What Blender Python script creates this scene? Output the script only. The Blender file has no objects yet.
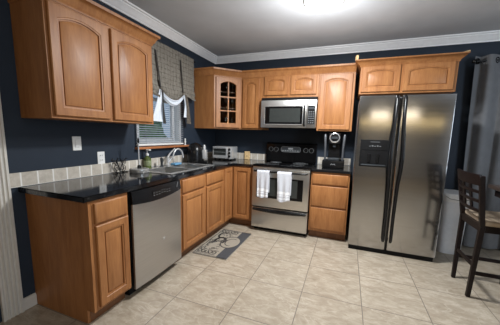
import bpy, bmesh, math, random
from mathutils import Vector, Matrix, noise
random.seed(7)
PI = math.pi
S = bpy.context.scene
COL = S.collection

# ------------------------------------------------------------------ camera
cd = bpy.data.cameras.new('camera')
cam = bpy.data.objects.new('camera', cd); COL.objects.link(cam)
Fv = Vector((-0.34538, 0.92768, -0.14182)); Rv = Vector((0.93556, 0.35223, 0.02559)); Uv = Vector((-0.0737, 0.12384, 0.98956))
m = Matrix((Rv, Uv, -Fv)).transposed().to_4x4(); m.translation = Vector((2.1011, -3.7983, 1.2996))
cam.matrix_world = m
cd.sensor_fit = 'HORIZONTAL'; cd.sensor_width = 36.0
cd.lens = 251.63 / 500 * 36
cd.shift_x = -(252.15 - 250) / 500; cd.shift_y = (170.65 - 162.5) / 500
cd.clip_start = 0.05
S.camera = cam

# ------------------------------------------------------------------ world, lights, exposure
w = bpy.data.worlds.new('world'); S.world = w; w.use_nodes = True
bg = w.node_tree.nodes['Background']; bg.inputs[0].default_value = (0.55, 0.72, 0.95, 1); bg.inputs[1].default_value = 0.22
S.view_settings.view_transform = 'Standard'; S.view_settings.look = 'None'
S.view_settings.gamma = 1; S.view_settings.use_curve_mapping = False
S.view_settings.exposure = 1.16

def area_light(name, loc, target, size, sy, power, color):
    l = bpy.data.lights.new(name, 'AREA'); l.shape = 'RECTANGLE'; l.size = size; l.size_y = sy; l.energy = power; l.color = color
    o = bpy.data.objects.new(name, l); COL.objects.link(o); o.location = loc
    d = Vector(target) - Vector(loc); o.rotation_euler = d.to_track_quat('-Z', 'Y').to_euler(); return o
# the next room's ceiling lamp, behind the photographer
area_light('dining_room_light', (3.0, -5.6, 2.47), (3.0, -5.6, 0), 1.2, 0.6, 11, (1.0, 0.86, 0.66))
# unseen warm strip light added for the band reflected in the fridge
area_light('fridge_band_strip', (3.7, -6.95, 2.40), (3.7, 0, 1.6), 4.2, 0.09, 3.0, (1.0, 0.72, 0.32))
# unseen cool area light added right of the frame for bin and curtain
area_light('cool_side_fill', (5.4, -3.1, 1.4), (3.2, -0.5, 0.6), 1.4, 1.8, 34, (0.72, 0.85, 1.0))
LAMP_POWER = 28

# ------------------------------------------------------------------ materials
MATS = {}
def nodes(name):
    mt = bpy.data.materials.new(name); mt.use_nodes = True
    nt = mt.node_tree; b = nt.nodes['Principled BSDF']; MATS[name] = mt
    return mt, nt, b
def setp(b, **k):
    for a, v in k.items():
        b.inputs[{'col': 'Base Color', 'rough': 'Roughness', 'metal': 'Metallic', 'coat': 'Coat Weight', 'coatr': 'Coat Roughness', 'spec': 'Specular IOR Level',
                  'trans': 'Transmission Weight', 'ior': 'IOR', 'sheen': 'Sheen Weight', 'aniso': 'Anisotropic', 'anr': 'Anisotropic Rotation', 'alpha': 'Alpha'}[a]].default_value = \
            (v + (1,) if isinstance(v, tuple) else v)
def N(nt, t, **k):
    n = nt.nodes.new(t)
    for a, v in k.items():
        if a.startswith('i_'): n.inputs[a[2:].replace('_', ' ')].default_value = v
        else: setattr(n, a, v)
    return n
def ramp(nt, fac, stops):
    r = nt.nodes.new('ShaderNodeValToRGB'); e = r.color_ramp.elements
    while len(e) < len(stops): e.new(0.5)
    for x, (p, c) in zip(e, stops): x.position = p; x.color = c + (1,)
    nt.links.new(fac, r.inputs[0]); return r.outputs[0]
def coords(nt, scale=(1, 1, 1), rot=(0, 0, 0), out='Object'):
    tc = nt.nodes.new('ShaderNodeTexCoord'); mp = nt.nodes.new('ShaderNodeMapping')
    mp.inputs['Scale'].default_value = scale; mp.inputs['Rotation'].default_value = rot
    nt.links.new(tc.outputs[out], mp.inputs[0]); return mp.outputs[0]
def bump(nt, b, h, strength=0.1, dist=0.01):
    bp = nt.nodes.new('ShaderNodeBump'); bp.inputs['Strength'].default_value = strength; bp.inputs['Distance'].default_value = dist
    nt.links.new(h, bp.inputs['Height']); nt.links.new(bp.outputs[0], b.inputs['Normal'])
def flat(name, col, rough=0.5, var=0.06, vs=25, **k):
    mt, nt, b = nodes(name); setp(b, rough=rough, **k)
    n = N(nt, 'ShaderNodeTexNoise', i_Scale=vs, i_Detail=3.0); nt.links.new(coords(nt), n.inputs['Vector'])
    lo = tuple(c * (1 - var) for c in col); hi = tuple(min(1, c * (1 + var)) for c in col)
    nt.links.new(ramp(nt, n.outputs[0], [(0.3, lo), (0.7, hi)]), b.inputs['Base Color'])
    return mt
def wood(name, dark, light, scale=(9, 9, 1.1), rough=0.5, coat=0.3):
    mt, nt, b = nodes(name); setp(b, rough=rough, coat=coat, coatr=0.36, spec=0.25)
    v = coords(nt, scale)
    n1 = N(nt, 'ShaderNodeTexNoise', i_Scale=1.6, i_Detail=5.0, i_Distortion=0.6); nt.links.new(v, n1.inputs['Vector'])
    n2 = N(nt, 'ShaderNodeTexNoise', i_Scale=9.0, i_Detail=4.0); nt.links.new(v, n2.inputs['Vector'])
    mx = N(nt, 'ShaderNodeMath', operation='MULTIPLY_ADD'); mx.inputs[1].default_value = 0.4
    nt.links.new(n2.outputs[0], mx.inputs[0]); 
    s = N(nt, 'ShaderNodeMath', operation='MULTIPLY'); s.inputs[1].default_value = 0.6; nt.links.new(n1.outputs[0], s.inputs[0])
    nt.links.new(s.outputs[0], mx.inputs[2])
    nt.links.new(ramp(nt, mx.outputs[0], [(0.32, dark), (0.68, light)]), b.inputs['Base Color'])
    bump(nt, b, n2.outputs[0], 0.03, 0.002)
    return mt
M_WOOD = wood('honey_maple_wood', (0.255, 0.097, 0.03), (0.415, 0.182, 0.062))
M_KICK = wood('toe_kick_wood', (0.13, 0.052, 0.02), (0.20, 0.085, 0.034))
M_INSIDE = flat('cabinet_interior_wood', (0.10, 0.05, 0.025), 0.6)
M_PALE = wood('pale_raw_wood', (0.62, 0.42, 0.2), (0.78, 0.56, 0.3), rough=0.6, coat=0.0)
M_SILLWOOD = wood('sill_wood', (0.30, 0.10, 0.035), (0.5, 0.2, 0.08), (9, 1.1, 9))
M_DARKWOOD = wood('espresso_wood', (0.007, 0.004, 0.0035), (0.014, 0.008, 0.007), rough=0.35, coat=0.0)
MATS['espresso_wood'].node_tree.nodes['Principled BSDF'].inputs['Specular IOR Level'].default_value = 0.2
M_NAVY = flat('navy_wall_paint', (0.022, 0.031, 0.046), 0.6, 0.05, 8, spec=0.25)
M_BEIGEWALL = flat('beige_wall_paint', (0.36, 0.365, 0.375), 0.7)
M_CEIL = flat('ceiling_paint', (0.56, 0.57, 0.59), 0.85, 0.05, 3)
M_WHITE = flat('white_trim_paint', (0.93, 0.93, 0.93), 0.35, 0.03)
M_CASING = flat('fluted_casing_paint', (0.62, 0.59, 0.54), 0.4, 0.03)
M_PLASTIC_W = flat('white_plastic', (0.78, 0.78, 0.76), 0.35, 0.02)
M_BLIND = flat('blind_slat', (0.42, 0.445, 0.48), 0.4, 0.02)
M_BIN = flat('bin_plastic', (0.84, 0.86, 0.90), 0.35, 0.03)
M_BLACK = flat('black_plastic', (0.007, 0.007, 0.0075), 0.25, 0.1, spec=0.3)
M_BLACKMATT = flat('black_matt', (0.005, 0.005, 0.0055), 0.6, 0.1, spec=0.2)
M_GLOSSBLACK = flat('black_glass', (0.003, 0.003, 0.0035), 0.08, 0.05, spec=0.3)
M_GREYGLASS = flat('tinted_oven_glass', (0.035, 0.038, 0.036), 0.08, 0.05)
M_SLATE = flat('slate_plastic', (0.035, 0.04, 0.045), 0.3)
M_GREYMARK = flat('pale_grey_print', (0.35, 0.36, 0.37), 0.5)
M_MARK = flat('grey_mark_print', (0.22, 0.225, 0.23), 0.5)
M_DIMMARK = flat('grey_print', (0.13, 0.135, 0.14), 0.5)
M_CHROME = flat('chrome', (0.68, 0.69, 0.70), 0.14, 0.02, metal=0.75)
M_BRIGHT = flat('bright_steel', (0.62, 0.62, 0.62), 0.25, 0.02, metal=0.45)
M_ALU = flat('silver_plastic', (0.55, 0.57, 0.59), 0.3, 0.03, metal=0.7)
M_SINK = flat('sink_steel', (0.50, 0.495, 0.48), 0.26, 0.05, metal=0.6)
M_ARM = flat('dark_silver_plastic', (0.085, 0.09, 0.10), 0.35, 0.03, metal=0.2)
def steel(name, col, scale, rough=0.3, aniso=0.6, rot=0.0):
    mt, nt, b = nodes(name); setp(b, metal=1.0, rough=rough, aniso=aniso, anr=rot)
    n = N(nt, 'ShaderNodeTexNoise', i_Scale=1.0, i_Detail=4.0); nt.links.new(coords(nt, scale), n.inputs['Vector'])
    nt.links.new(ramp(nt, n.outputs[0], [(0.25, tuple(c * 0.86 for c in col)), (0.75, col)]), b.inputs['Base Color'])
    r = N(nt, 'ShaderNodeMapRange'); r.inputs['To Min'].default_value = rough - 0.05; r.inputs['To Max'].default_value = rough + 0.06
    nt.links.new(n.outputs[0], r.inputs[0]); nt.links.new(r.outputs[0], b.inputs['Roughness'])
    bump(nt, b, n.outputs[0], 0.02, 0.001)
    return mt
M_STEEL = steel('brushed_steel', (0.66, 0.65, 0.63), (3, 3, 260), 0.34)
M_RING = flat('lamp_ring_metal', (0.25, 0.24, 0.23), 0.35, 0.02, metal=0.8)
M_FRIDGE = steel('fridge_steel', (0.47, 0.468, 0.468), (1.5, 1.5, 240), 0.15, 0.0)
M_FRIDGESIDE = flat('fridge_side_grey', (0.16, 0.16, 0.165), 0.45)
M_DW = steel('dishwasher_steel', (0.58, 0.575, 0.575), (3, 3, 200), 0.36)
M_CREAM = flat('cream_mat_pile', (0.31, 0.275, 0.22), 0.95, 0.1, 90)
M_MATGREY = flat('charcoal_mat_pile', (0.055, 0.055, 0.06), 0.95, 0.15, 90)
M_MATDARK = flat('dark_mat_print', (0.07, 0.062, 0.058), 0.95, 0.1, 90)
M_TOWEL = flat('white_towel_cloth', (0.56, 0.57, 0.61), 0.9, 0.05, 120, sheen=0.2)
M_TOWELBAND = flat('white_towel_band', (0.82, 0.83, 0.85), 0.9, 0.03, 120)
M_LINING = flat('white_lining_cloth', (0.72, 0.76, 0.82), 0.85, 0.05, 30)
M_STRAP = flat('dark_strap_cloth', (0.03, 0.026, 0.024), 0.85)
M_TIEPRINT = flat('brown_print_cloth', (0.11, 0.09, 0.07), 0.85, 0.6, 60)
M_CURTAIN = flat('grey_curtain_cloth', (0.175, 0.18, 0.19), 0.8, 0.06, 15, sheen=0.1)
M_CUSHION = flat('beige_cushion', (0.36, 0.28, 0.2), 0.8)
M_GREENLIQ = flat('green_soap', (0.08, 0.105, 0.03), 0.15, 0.25, 30)
M_LABEL = flat('soap_label', (0.22, 0.25, 0.13), 0.5, 0.3, 60)
M_BLUE = flat('blue_sponge', (0.14, 0.33, 0.52), 0.9, 0.2, 60)
M_LEAF = flat('hedge_leaf', (0.10, 0.2, 0.07), 0.8, 0.6, 6)
M_DRYWOOD = flat('table_top', (0.05, 0.035, 0.028), 0.3)
M_GRASS = flat('lawn', (0.12, 0.2, 0.07), 0.9, 0.4, 4)

mt, nt, b = nodes('clear_glass'); setp(b, col=(0.9, 0.95, 0.95), rough=0.03, trans=1.0, ior=1.45); M_GLASS = mt
mt, nt, b = nodes('thin_pane'); setp(b, col=(1, 1, 1), rough=0.02, trans=1.0, ior=1.02); M_PANE = mt
mt, nt, b = nodes('lamp_glass'); setp(b, col=(0.9, 0.9, 0.88), rough=0.4)
b.inputs['Emission Color'].default_value = (0.90, 0.97, 1.0, 1); b.inputs['Emission Strength'].default_value = 3.2; M_LAMP = mt

# granite
mt, nt, b = nodes('black_granite'); setp(b, rough=0.09, spec=0.55); M_GRANITE = mt
v = coords(nt)
vo = N(nt, 'ShaderNodeTexVoronoi', i_Scale=210.0); nt.links.new(v, vo.inputs['Vector'])
no = N(nt, 'ShaderNodeTexNoise', i_Scale=90.0, i_Detail=6.0); nt.links.new(v, no.inputs['Vector'])
mm = N(nt, 'ShaderNodeMath', operation='MULTIPLY'); nt.links.new(vo.outputs['Color'], mm.inputs[0]); nt.links.new(no.outputs[0], mm.inputs[1])
nt.links.new(ramp(nt, mm.outputs[0], [(0.3, (0.006, 0.006, 0.007)), (0.5, (0.016, 0.016, 0.017)), (0.62, (0.10, 0.095, 0.09))]), b.inputs['Base Color'])

# floor tiles
def tile_mat(name, size, off, cols, mortar, msize, rough, axes='xy', veins=True):
    mt, nt, b = nodes(name); setp(b, rough=rough)
    tc = nt.nodes.new('ShaderNodeTexCoord'); sp = nt.nodes.new('ShaderNodeSeparateXYZ'); cb = nt.nodes.new('ShaderNodeCombineXYZ')
    nt.links.new(tc.outputs['Object'], sp.inputs[0])
    for k, a in enumerate(axes): 
        ad = N(nt, 'ShaderNodeMath', operation='ADD'); ad.inputs[1].default_value = off[k]
        nt.links.new(sp.outputs['XYZ'.index(a.upper())], ad.inputs[0]); nt.links.new(ad.outputs[0], cb.inputs[k])
    br = nt.nodes.new('ShaderNodeTexBrick'); br.offset = 0.0; br.squash = 1.0
    br.inputs['Scale'].default_value = 1.0; br.inputs['Brick Width'].default_value = size[0]; br.inputs['Row Height'].default_value = size[1]
    br.inputs['Mortar Size'].default_value = msize; br.inputs['Mortar Smooth'].default_value = 0.2
    nt.links.new(cb.outputs[0], br.inputs['Vector'])
    br.inputs['Color1'].default_value = (0, 0, 0, 1); br.inputs['Color2'].default_value = (1, 1, 1, 1); br.inputs['Bias'].default_value = 0
    # per-tile shift of the veining
    sc = N(nt, 'ShaderNodeVectorMath', operation='SCALE'); sc.inputs['Scale'].default_value = 7.3; nt.links.new(br.outputs['Color'], sc.inputs[0])
    va = N(nt, 'ShaderNodeVectorMath', operation='ADD'); nt.links.new(tc.outputs['Object'], va.inputs[0]); nt.links.new(sc.outputs[0], va.inputs[1])
    rm = nt.nodes.new('ShaderNodeMapping'); rm.inputs['Rotation'].default_value = (0, 0, 0.8 if veins else 0); rm.inputs['Scale'].default_value = (1.0, 2.1, 1.0) if veins else (1, 1, 1)
    nt.links.new(va.outputs[0], rm.inputs[0]); va = rm
    n = N(nt, 'ShaderNodeTexNoise', i_Scale=9.0 if veins else 22.0, i_Detail=10.0, i_Roughness=0.72, i_Distortion=0.5); nt.links.new(va.outputs[0], n.inputs['Vector'])
    c = ramp(nt, n.outputs[0], [(0.28, cols[0]), (0.5, cols[1]), (0.72, cols[2])])
    if veins:
        n2 = N(nt, 'ShaderNodeTexNoise', i_Scale=3.6, i_Detail=6.0, i_Distortion=0.9); nt.links.new(va.outputs[0], n2.inputs['Vector'])
        vv = ramp(nt, n2.outputs[0], [(0.485, (0, 0, 0)), (0.5, (1, 1, 1)), (0.515, (0, 0, 0))])
        mv = N(nt, 'ShaderNodeMix', data_type='RGBA'); mf = N(nt, 'ShaderNodeMath', operation='MULTIPLY'); mf.inputs[1].default_value = 0.6
        nt.links.new(vv, mf.inputs[0]); nt.links.new(mf.outputs[0], mv.inputs[0]); nt.links.new(c, mv.inputs[6]); mv.inputs[7].default_value = cols[2] + (1,)
        c = mv.outputs[2]
    mx = N(nt, 'ShaderNodeMix', data_type='RGBA'); nt.links.new(br.outputs['Fac'], mx.inputs[0]); nt.links.new(c, mx.inputs[6]); mx.inputs[7].default_value = mortar + (1,)
    nt.links.new(mx.outputs[2], b.inputs['Base Color'])
    iv = N(nt, 'ShaderNodeMath', operation='SUBTRACT'); iv.inputs[0].default_value = 1; nt.links.new(br.outputs['Fac'], iv.inputs[1])
    bump(nt, b, iv.outputs[0], 0.25, 0.003)
    return mt
M_FLOOR = tile_mat('travertine_floor_tile', (0.465, 0.4645), (-0.44 + 0.465 * 4, 2.275 + 0.4645 * 10), [(0.265, 0.21, 0.15), (0.375, 0.315, 0.24), (0.52, 0.455, 0.365)], (0.17, 0.14, 0.115), 0.0035, 0.34)
SPL = [(0.41, 0.36, 0.30), (0.52, 0.47, 0.40), (0.62, 0.57, 0.50)]
M_SPLASH_L = tile_mat('backsplash_tile_side', (0.103, 0.4), (0.0, 0.0), SPL, (0.80, 0.78, 0.74), 0.0055, 0.4, 'yz', False)
M_SPLASH_B = tile_mat('backsplash_tile_back', (0.103, 0.4), (0.0, 0.0), SPL, (0.80, 0.78, 0.74), 0.0055, 0.4, 'xz', False)

# plaid valance
mt, nt, b = nodes('grey_plaid_cloth'); setp(b, rough=0.9, sheen=0.1); M_PLAID = mt
v = coords(nt)
sp = nt.nodes.new('ShaderNodeSeparateXYZ'); nt.links.new(v, sp.inputs[0])
acc = None
for ax, sc in (('Y', 118.0), ('Z', 118.0)):
    mu = N(nt, 'ShaderNodeMath', operation='MULTIPLY'); mu.inputs[1].default_value = sc; nt.links.new(sp.outputs[ax], mu.inputs[0])
    s0 = N(nt, 'ShaderNodeMath', operation='SINE'); nt.links.new(mu.outputs[0], s0.inputs[0])
    si = N(nt, 'ShaderNodeMath', operation='LESS_THAN'); si.inputs[1].default_value = 0.8; nt.links.new(s0.outputs[0], si.inputs[0])
    if acc is None: acc = si.outputs[0]
    else:
        a2 = N(nt, 'ShaderNodeMath', operation='ADD'); nt.links.new(acc, a2.inputs[0]); nt.links.new(si.outputs[0], a2.inputs[1]); acc = a2.outputs[0]
nn = N(nt, 'ShaderNodeTexNoise', i_Scale=40.0, i_Detail=3.0); nt.links.new(v, nn.inputs['Vector'])
a3 = N(nt, 'ShaderNodeMath', operation='MULTIPLY_ADD'); a3.inputs[1].default_value = 0.22; a3.inputs[2].default_value = -0.35; nt.links.new(acc, a3.inputs[0])
a4 = N(nt, 'ShaderNodeMath', operation='ADD'); nt.links.new(a3.outputs[0], a4.inputs[0]); nt.links.new(nn.outputs[0], a4.inputs[1])
nt.links.new(ramp(nt, a4.outputs[0], [(0.15, (0.08, 0.07, 0.055)), (0.5, (0.19, 0.17, 0.14)), (0.95, (0.27, 0.25, 0.215))]), b.inputs['Base Color'])

# ------------------------------------------------------------------ mesh helpers
class MB:
    """collects shapes into one mesh"""
    def __init__(s, mats=None): s.bm = bmesh.new(); s.mats = mats or []
    def _merge(s, t, mat, mi):
        if mat is not None: t.transform(mat)
        for f in t.faces: f.material_index = mi
        me = bpy.data.meshes.new('t'); t.to_mesh(me); t.free(); s.bm.from_mesh(me); bpy.data.meshes.remove(me)
    def box(s, lo, hi, bev=0.0, mat=None, mi=0, seg=1):
        t = bmesh.new(); bmesh.ops.create_cube(t, size=1)
        for v in t.verts: v.co = Vector([lo[k] + (v.co[k] + 0.5) * (hi[k] - lo[k]) for k in range(3)])
        if bev: bmesh.ops.bevel(t, geom=t.edges[:], offset=bev, segments=seg, profile=0.6, affect='EDGES')
        s._merge(t, mat, mi); return s
    def lathe(s, prof, c=(0, 0, 0), n=24, mat=None, mi=0, axis='z'):
        t = bmesh.new(); rings = []
        for r, z in prof:
            if r < 1e-6: rings.append([t.verts.new((0, 0, z))])
            else: rings.append([t.verts.new((r * math.cos(2 * PI * k / n), r * math.sin(2 * PI * k / n), z)) for k in range(n)])
        for a, b in zip(rings, rings[1:]):
            for k in range(n):
                q = [a[k % len(a)], a[(k + 1) % len(a)], b[(k + 1) % len(b)], b[k % len(b)]]
                u = []
                for x in q:
                    if x not in u: u.append(x)
                if len(u) > 2:
                    try: t.faces.new(u)
                    except ValueError: pass
        M = Matrix.Translation(c) @ ({'z': Matrix(), 'x': Matrix.Rotation(PI / 2, 4, 'Y'), 'y': Matrix.Rotation(PI / 2, 4, 'X')}[axis])
        bmesh.ops.recalc_face_normals(t, faces=t.faces[:])
        s._merge(t, (mat @ M) if mat is not None else M, mi); return s
    def cyl(s, c, r, h, n=24, axis='z', mat=None, mi=0, bev=0.0):
        b = min(bev, r * 0.9, h / 2 - 1e-4) if bev else 0
        p = [(0, 0), (r - b, 0), (r, b), (r, h - b), (r - b, h), (0, h)] if b else [(0, 0), (r, 0), (r, h), (0, h)]
        return s.lathe(p, c, n, mat, mi, axis)
    def tube(s, pts, r, n=10, mat=None, mi=0, flat=None, caps=True):
        pts = [Vector(p) for p in pts]; t = bmesh.new(); rings = []
        rs = r if isinstance(r, (list, tuple)) else [r] * len(pts)
        up = None
        for i, p in enumerate(pts):
            d = (pts[min(i + 1, len(pts) - 1)] - pts[max(i - 1, 0)]).normalized()
            if up is None: up = Vector((0, 0, 1)) if abs(d.z) < 0.9 else Vector((1, 0, 0))
            a = d.cross(up).normalized(); up = a.cross(d).normalized()
            rings.append([t.verts.new(p + (a * math.cos(2 * PI * k / n) + up * math.sin(2 * PI * k / n)) * rs[i]) for k in range(n)])
        for a, b in zip(rings, rings[1:]):
            for k in range(n): t.faces.new((a[k], a[(k + 1) % n], b[(k + 1) % n], b[k]))
        if caps: t.faces.new(rings[0][::-1]); t.faces.new(rings[-1])
        s._merge(t, mat, mi); return s
    def bar(s, a, b, wx, wy, mat=None, mi=0, bev=0.003, taper=1.0):
        """square bar from a to b"""
        a, b = Vector(a), Vector(b); d = b - a; L = d.length
        q = d.to_track_quat('Z', 'Y').to_matrix().to_4x4(); q.translation = a
        if abs(d.normalized().z) > 0.7:   # keep cross-section aligned with world x/y
            z = d.normalized(); x = Vector((1, 0, 0)); y = z.cross(x).normalized(); x = y.cross(z)
            q = Matrix((x, y, z)).transposed().to_4x4(); q.translation = a
        t = bmesh.new(); bmesh.ops.create_cube(t, size=1)
        for v in t.verts:
            k = 1.0 if v.co.z > 0 else taper
            v.co = Vector((v.co.x * wx * k, v.co.y * wy * k, (v.co.z + 0.5) * L))
        if bev: bmesh.ops.bevel(t, geom=t.edges[:], offset=bev, segments=1, affect='EDGES')
        s._merge(t, (mat @ q) if mat is not None else q, mi); return s
    def prism(s, poly, z0, z1, bev=0.0, mat=None, mi=0):
        """polygon in xy, extruded in z"""
        t = bmesh.new(); vs = [t.verts.new((x, y, z0)) for x, y in poly]; f = t.faces.new(vs)
        r = bmesh.ops.extrude_face_region(t, geom=[f])
        for v in r['geom']:
            if isinstance(v, bmesh.types.BMVert): v.co.z = z1
        bmesh.ops.recalc_face_normals(t, faces=t.faces[:])
        if bev: bmesh.ops.bevel(t, geom=[e for e in t.edges if len(e.link_faces) == 2 and e.calc_face_angle() > 0.5], offset=bev, segments=2, affect='EDGES')
        s._merge(t, mat, mi); return s
    def cells(s, xs, ys, keep, z0, z1, bev=0.0, mat=None, mi=0):
        t = bmesh.new(); vd = {}
        def V(i, j):
            if (i, j) not in vd: vd[i, j] = t.verts.new((xs[i], ys[j], z0))
            return vd[i, j]
        fs = [t.faces.new((V(i, j), V(i + 1, j), V(i + 1, j + 1), V(i, j + 1))) for i in range(len(xs) - 1) for j in range(len(ys) - 1) if keep(i, j)]
        r = bmesh.ops.extrude_face_region(t, geom=fs)
        for v in r['geom']:
            if isinstance(v, bmesh.types.BMVert): v.co.z = z1
        bmesh.ops.recalc_face_normals(t, faces=t.faces[:])
        bmesh.ops.dissolve_limit(t, angle_limit=0.01, verts=t.verts[:], edges=t.edges[:])
        if bev: bmesh.ops.bevel(t, geom=[e for e in t.edges if len(e.link_faces) == 2 and e.calc_face_angle() > 0.5], offset=bev, segments=2, affect='EDGES')
        s._merge(t, mat, mi); return s
    def grid(s, fn, nu, nv, mat=None, mi=0, thick=0.0):
        t = bmesh.new(); g = [[t.verts.new(fn(i / nu, j / nv)) for j in range(nv + 1)] for i in range(nu + 1)]
        for i in range(nu):
            for j in range(nv): t.faces.new((g[i][j], g[i + 1][j], g[i + 1][j + 1], g[i][j + 1]))
        if thick:
            bmesh.ops.recalc_face_normals(t, faces=t.faces[:])
            bmesh.ops.solidify(t, geom=t.faces[:], thickness=thick)
        s._merge(t, mat, mi); return s
    def sweep(s, prof, path, side=1, mat=None, mi=0, closed_prof=True):
        """profile (out, z) along a mitred plan path; side=1 puts 'out' on the right of travel"""
        t = bmesh.new(); P = [Vector(p) for p in path]; n = len(P); rings = []
        def nrm(a, b):
            d = (b - a).normalized(); return Vector((d.y, -d.x)) * side
        for i in range(n):
            if i == 0: o = nrm(P[0], P[1])
            elif i == n - 1: o = nrm(P[-2], P[-1])
            else:
                a, b = nrm(P[i - 1], P[i]), nrm(P[i], P[i + 1]); h = (a + b).normalized(); o = h / max(0.2, h.dot(a))
            rings.append([t.verts.new((P[i].x + o.x * q, P[i].y + o.y * q, z)) for q, z in prof])
        k = len(prof)
        for a, b in zip(rings, rings[1:]):
            for j in range(k if closed_prof else k - 1): t.faces.new((a[j], a[(j + 1) % k], b[(j + 1) % k], b[j]))
        t.faces.new(rings[0]); t.faces.new(rings[-1][::-1])
        bmesh.ops.recalc_face_normals(t, faces=t.faces[:])
        s._merge(t, mat, mi); return s
    def build(s, name, mat, parent=None, smooth=True, local=False):
        bmesh.ops.recalc_face_normals(s.bm, faces=s.bm.faces[:])
        off = Vector((0, 0, 0))
        if parent is not None and not local: off = Vector(parent.get('_b', (0, 0, 0)))
        if parent is None and not local:      # origin at the middle of its base
            xs = [v.co for v in s.bm.verts]
            off = Vector(((min(v.x for v in xs) + max(v.x for v in xs)) / 2, (min(v.y for v in xs) + max(v.y for v in xs)) / 2, min(v.z for v in xs)))
        for v in s.bm.verts: v.co -= off
        me = bpy.data.meshes.new(name); s.bm.to_mesh(me); s.bm.free()
        for x in ([mat] if mat else []) + s.mats: me.materials.append(x)
        if smooth:
            for p in me.polygons: p.use_smooth = True
            try: me.set_sharp_from_angle(angle=math.radians(35))
            except Exception: pass
        o = bpy.data.objects.new(name, me); COL.objects.link(o)
        if parent is not None: o.parent = parent; BASE[o.name] = BASE.get(parent.name)
        else: o.location = off
        if parent is not None and '_b' in parent: o['_b'] = parent['_b']
        elif parent is None: o['_b'] = list(off)
        return o
BASE = {}
def thing(name, label, cat, loc=(0, 0, 0), rz=0.0, group=None):
    o = bpy.data.objects.new(name, None); COL.objects.link(o); o.location = loc; o.rotation_euler = (0, 0, rz)
    o.empty_display_size = 0.1; o['label'] = label; o['category'] = cat; o['_b'] = list(loc)
    if group: o['group'] = group
    return o
def tag(o, label, cat, group=None):
    o['label'] = label; o['category'] = cat
    if group: o['group'] = group
    return o
def struct(o): o['kind'] = 'structure'; return o
def copy_tree(o, parent=None):
    c = o.copy(); COL.objects.link(c)
    if parent is not None: c.parent = parent
    for ch in [x for x in bpy.data.objects if x.parent == o]: copy_tree(ch, c)
    return c
def place(origin, ang): return Matrix.Translation(origin) @ Matrix.Rotation(ang, 4, 'Z')

def door_panel(mb, w, h, M, t=0.02, s=0.058, rise=0.0, top=None, solid=True, mi=0):
    """raised-panel door in local xz, front at -y; rise>0 gives the arched head"""
    T = bmesh.new(); NA = 13 if rise > 0 else 2
    top = s if top is None else top
    def opening(d):
        x0, x1, zb = s + d, w - s - d, s + d; pts = [(x0, zb), (x1, zb)]
        if rise > 0:
            c = (w - 2 * s); R = (c * c / 4 + rise * rise) / (2 * rise); zc = h - top - R
            for i in range(NA):
                x = x1 + (x0 - x1) * i / (NA - 1); pts.append((x, zc + math.sqrt(max(0, (R - d) ** 2 - (x - w / 2) ** 2))))
        else: pts += [(x1, h - top - d), (x0, h - top - d)]
        return pts
    def outer(d):
        pts = [(d, d), (w - d, d)]
        op = opening(0)[2:]
        for i, (x, z) in enumerate(op):
            if i == 0: pts.append((w - d, h - d))
            elif i == len(op) - 1: pts.append((d, h - d))
            else: pts.append((x, h - d))
        return pts
    def ring(pts, d): return [T.verts.new((x, -d, z)) for x, z in pts]
    rings = [ring(outer(0), 0), ring(outer(0), t - 0.005), ring(outer(0.005), t), ring(opening(0), t), ring(opening(0.003), t - 0.004)]
    if solid:
        rings += [ring(opening(0.012), t - 0.006), ring(opening(0.0135), t - 0.016), ring(opening(0.020), t - 0.016), ring(opening(0.0225), t - 0.009), ring(opening(0.046), t - 0.001)]
    else: rings += [ring(opening(0.006), 0)]
    for a, b in zip(rings, rings[1:]):
        k = len(a)
        for j in range(k): T.faces.new((a[j], a[(j + 1) % k], b[(j + 1) % k], b[j]))
    if solid: T.faces.new(rings[-1]); T.faces.new(rings[0][::-1])
    else:
        k = len(rings[0])
        for j in range(k): T.faces.new((rings[-1][j], rings[-1][(j + 1) % k], rings[0][(j + 1) % k], rings[0][j]))
    mb._merge(T, M, mi)
    return opening
def slab(mb, w, h, M, t=0.02, mi=0):
    T = bmesh.new()
    def ring(i, d): return [T.verts.new(p) for p in ((i, -d, i), (w - i, -d, i), (w - i, -d, h - i), (i, -d, h - i))]
    rings = [ring(0, 0), ring(0, t - 0.008), ring(0.004, t - 0.003), ring(0.012, t)]
    for a, b in zip(rings, rings[1:]):
        for j in range(4): T.faces.new((a[j], a[(j + 1) % 4], b[(j + 1) % 4], b[j]))
    T.faces.new(rings[-1]); T.faces.new(rings[0][::-1]); mb._merge(T, M, mi)

# ------------------------------------------------------------------ room shell
ZC = 2.505
struct(MB().box((-0.12, -7.2, -0.1), (5.6, 0.12, 0.0)).build('floor', M_FLOOR, smooth=False, local=True))
struct(MB().box((-0.12, -7.2, ZC), (5.6, 0.12, ZC + 0.1)).build('ceiling', M_CEIL, smooth=False))
WY0, WY1, WZ0, WZ1 = -1.70, -0.93, 1.14, 2.20
wl = MB()
def wall_keep(i, j): return not (i == 1 and j == 1)
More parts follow.
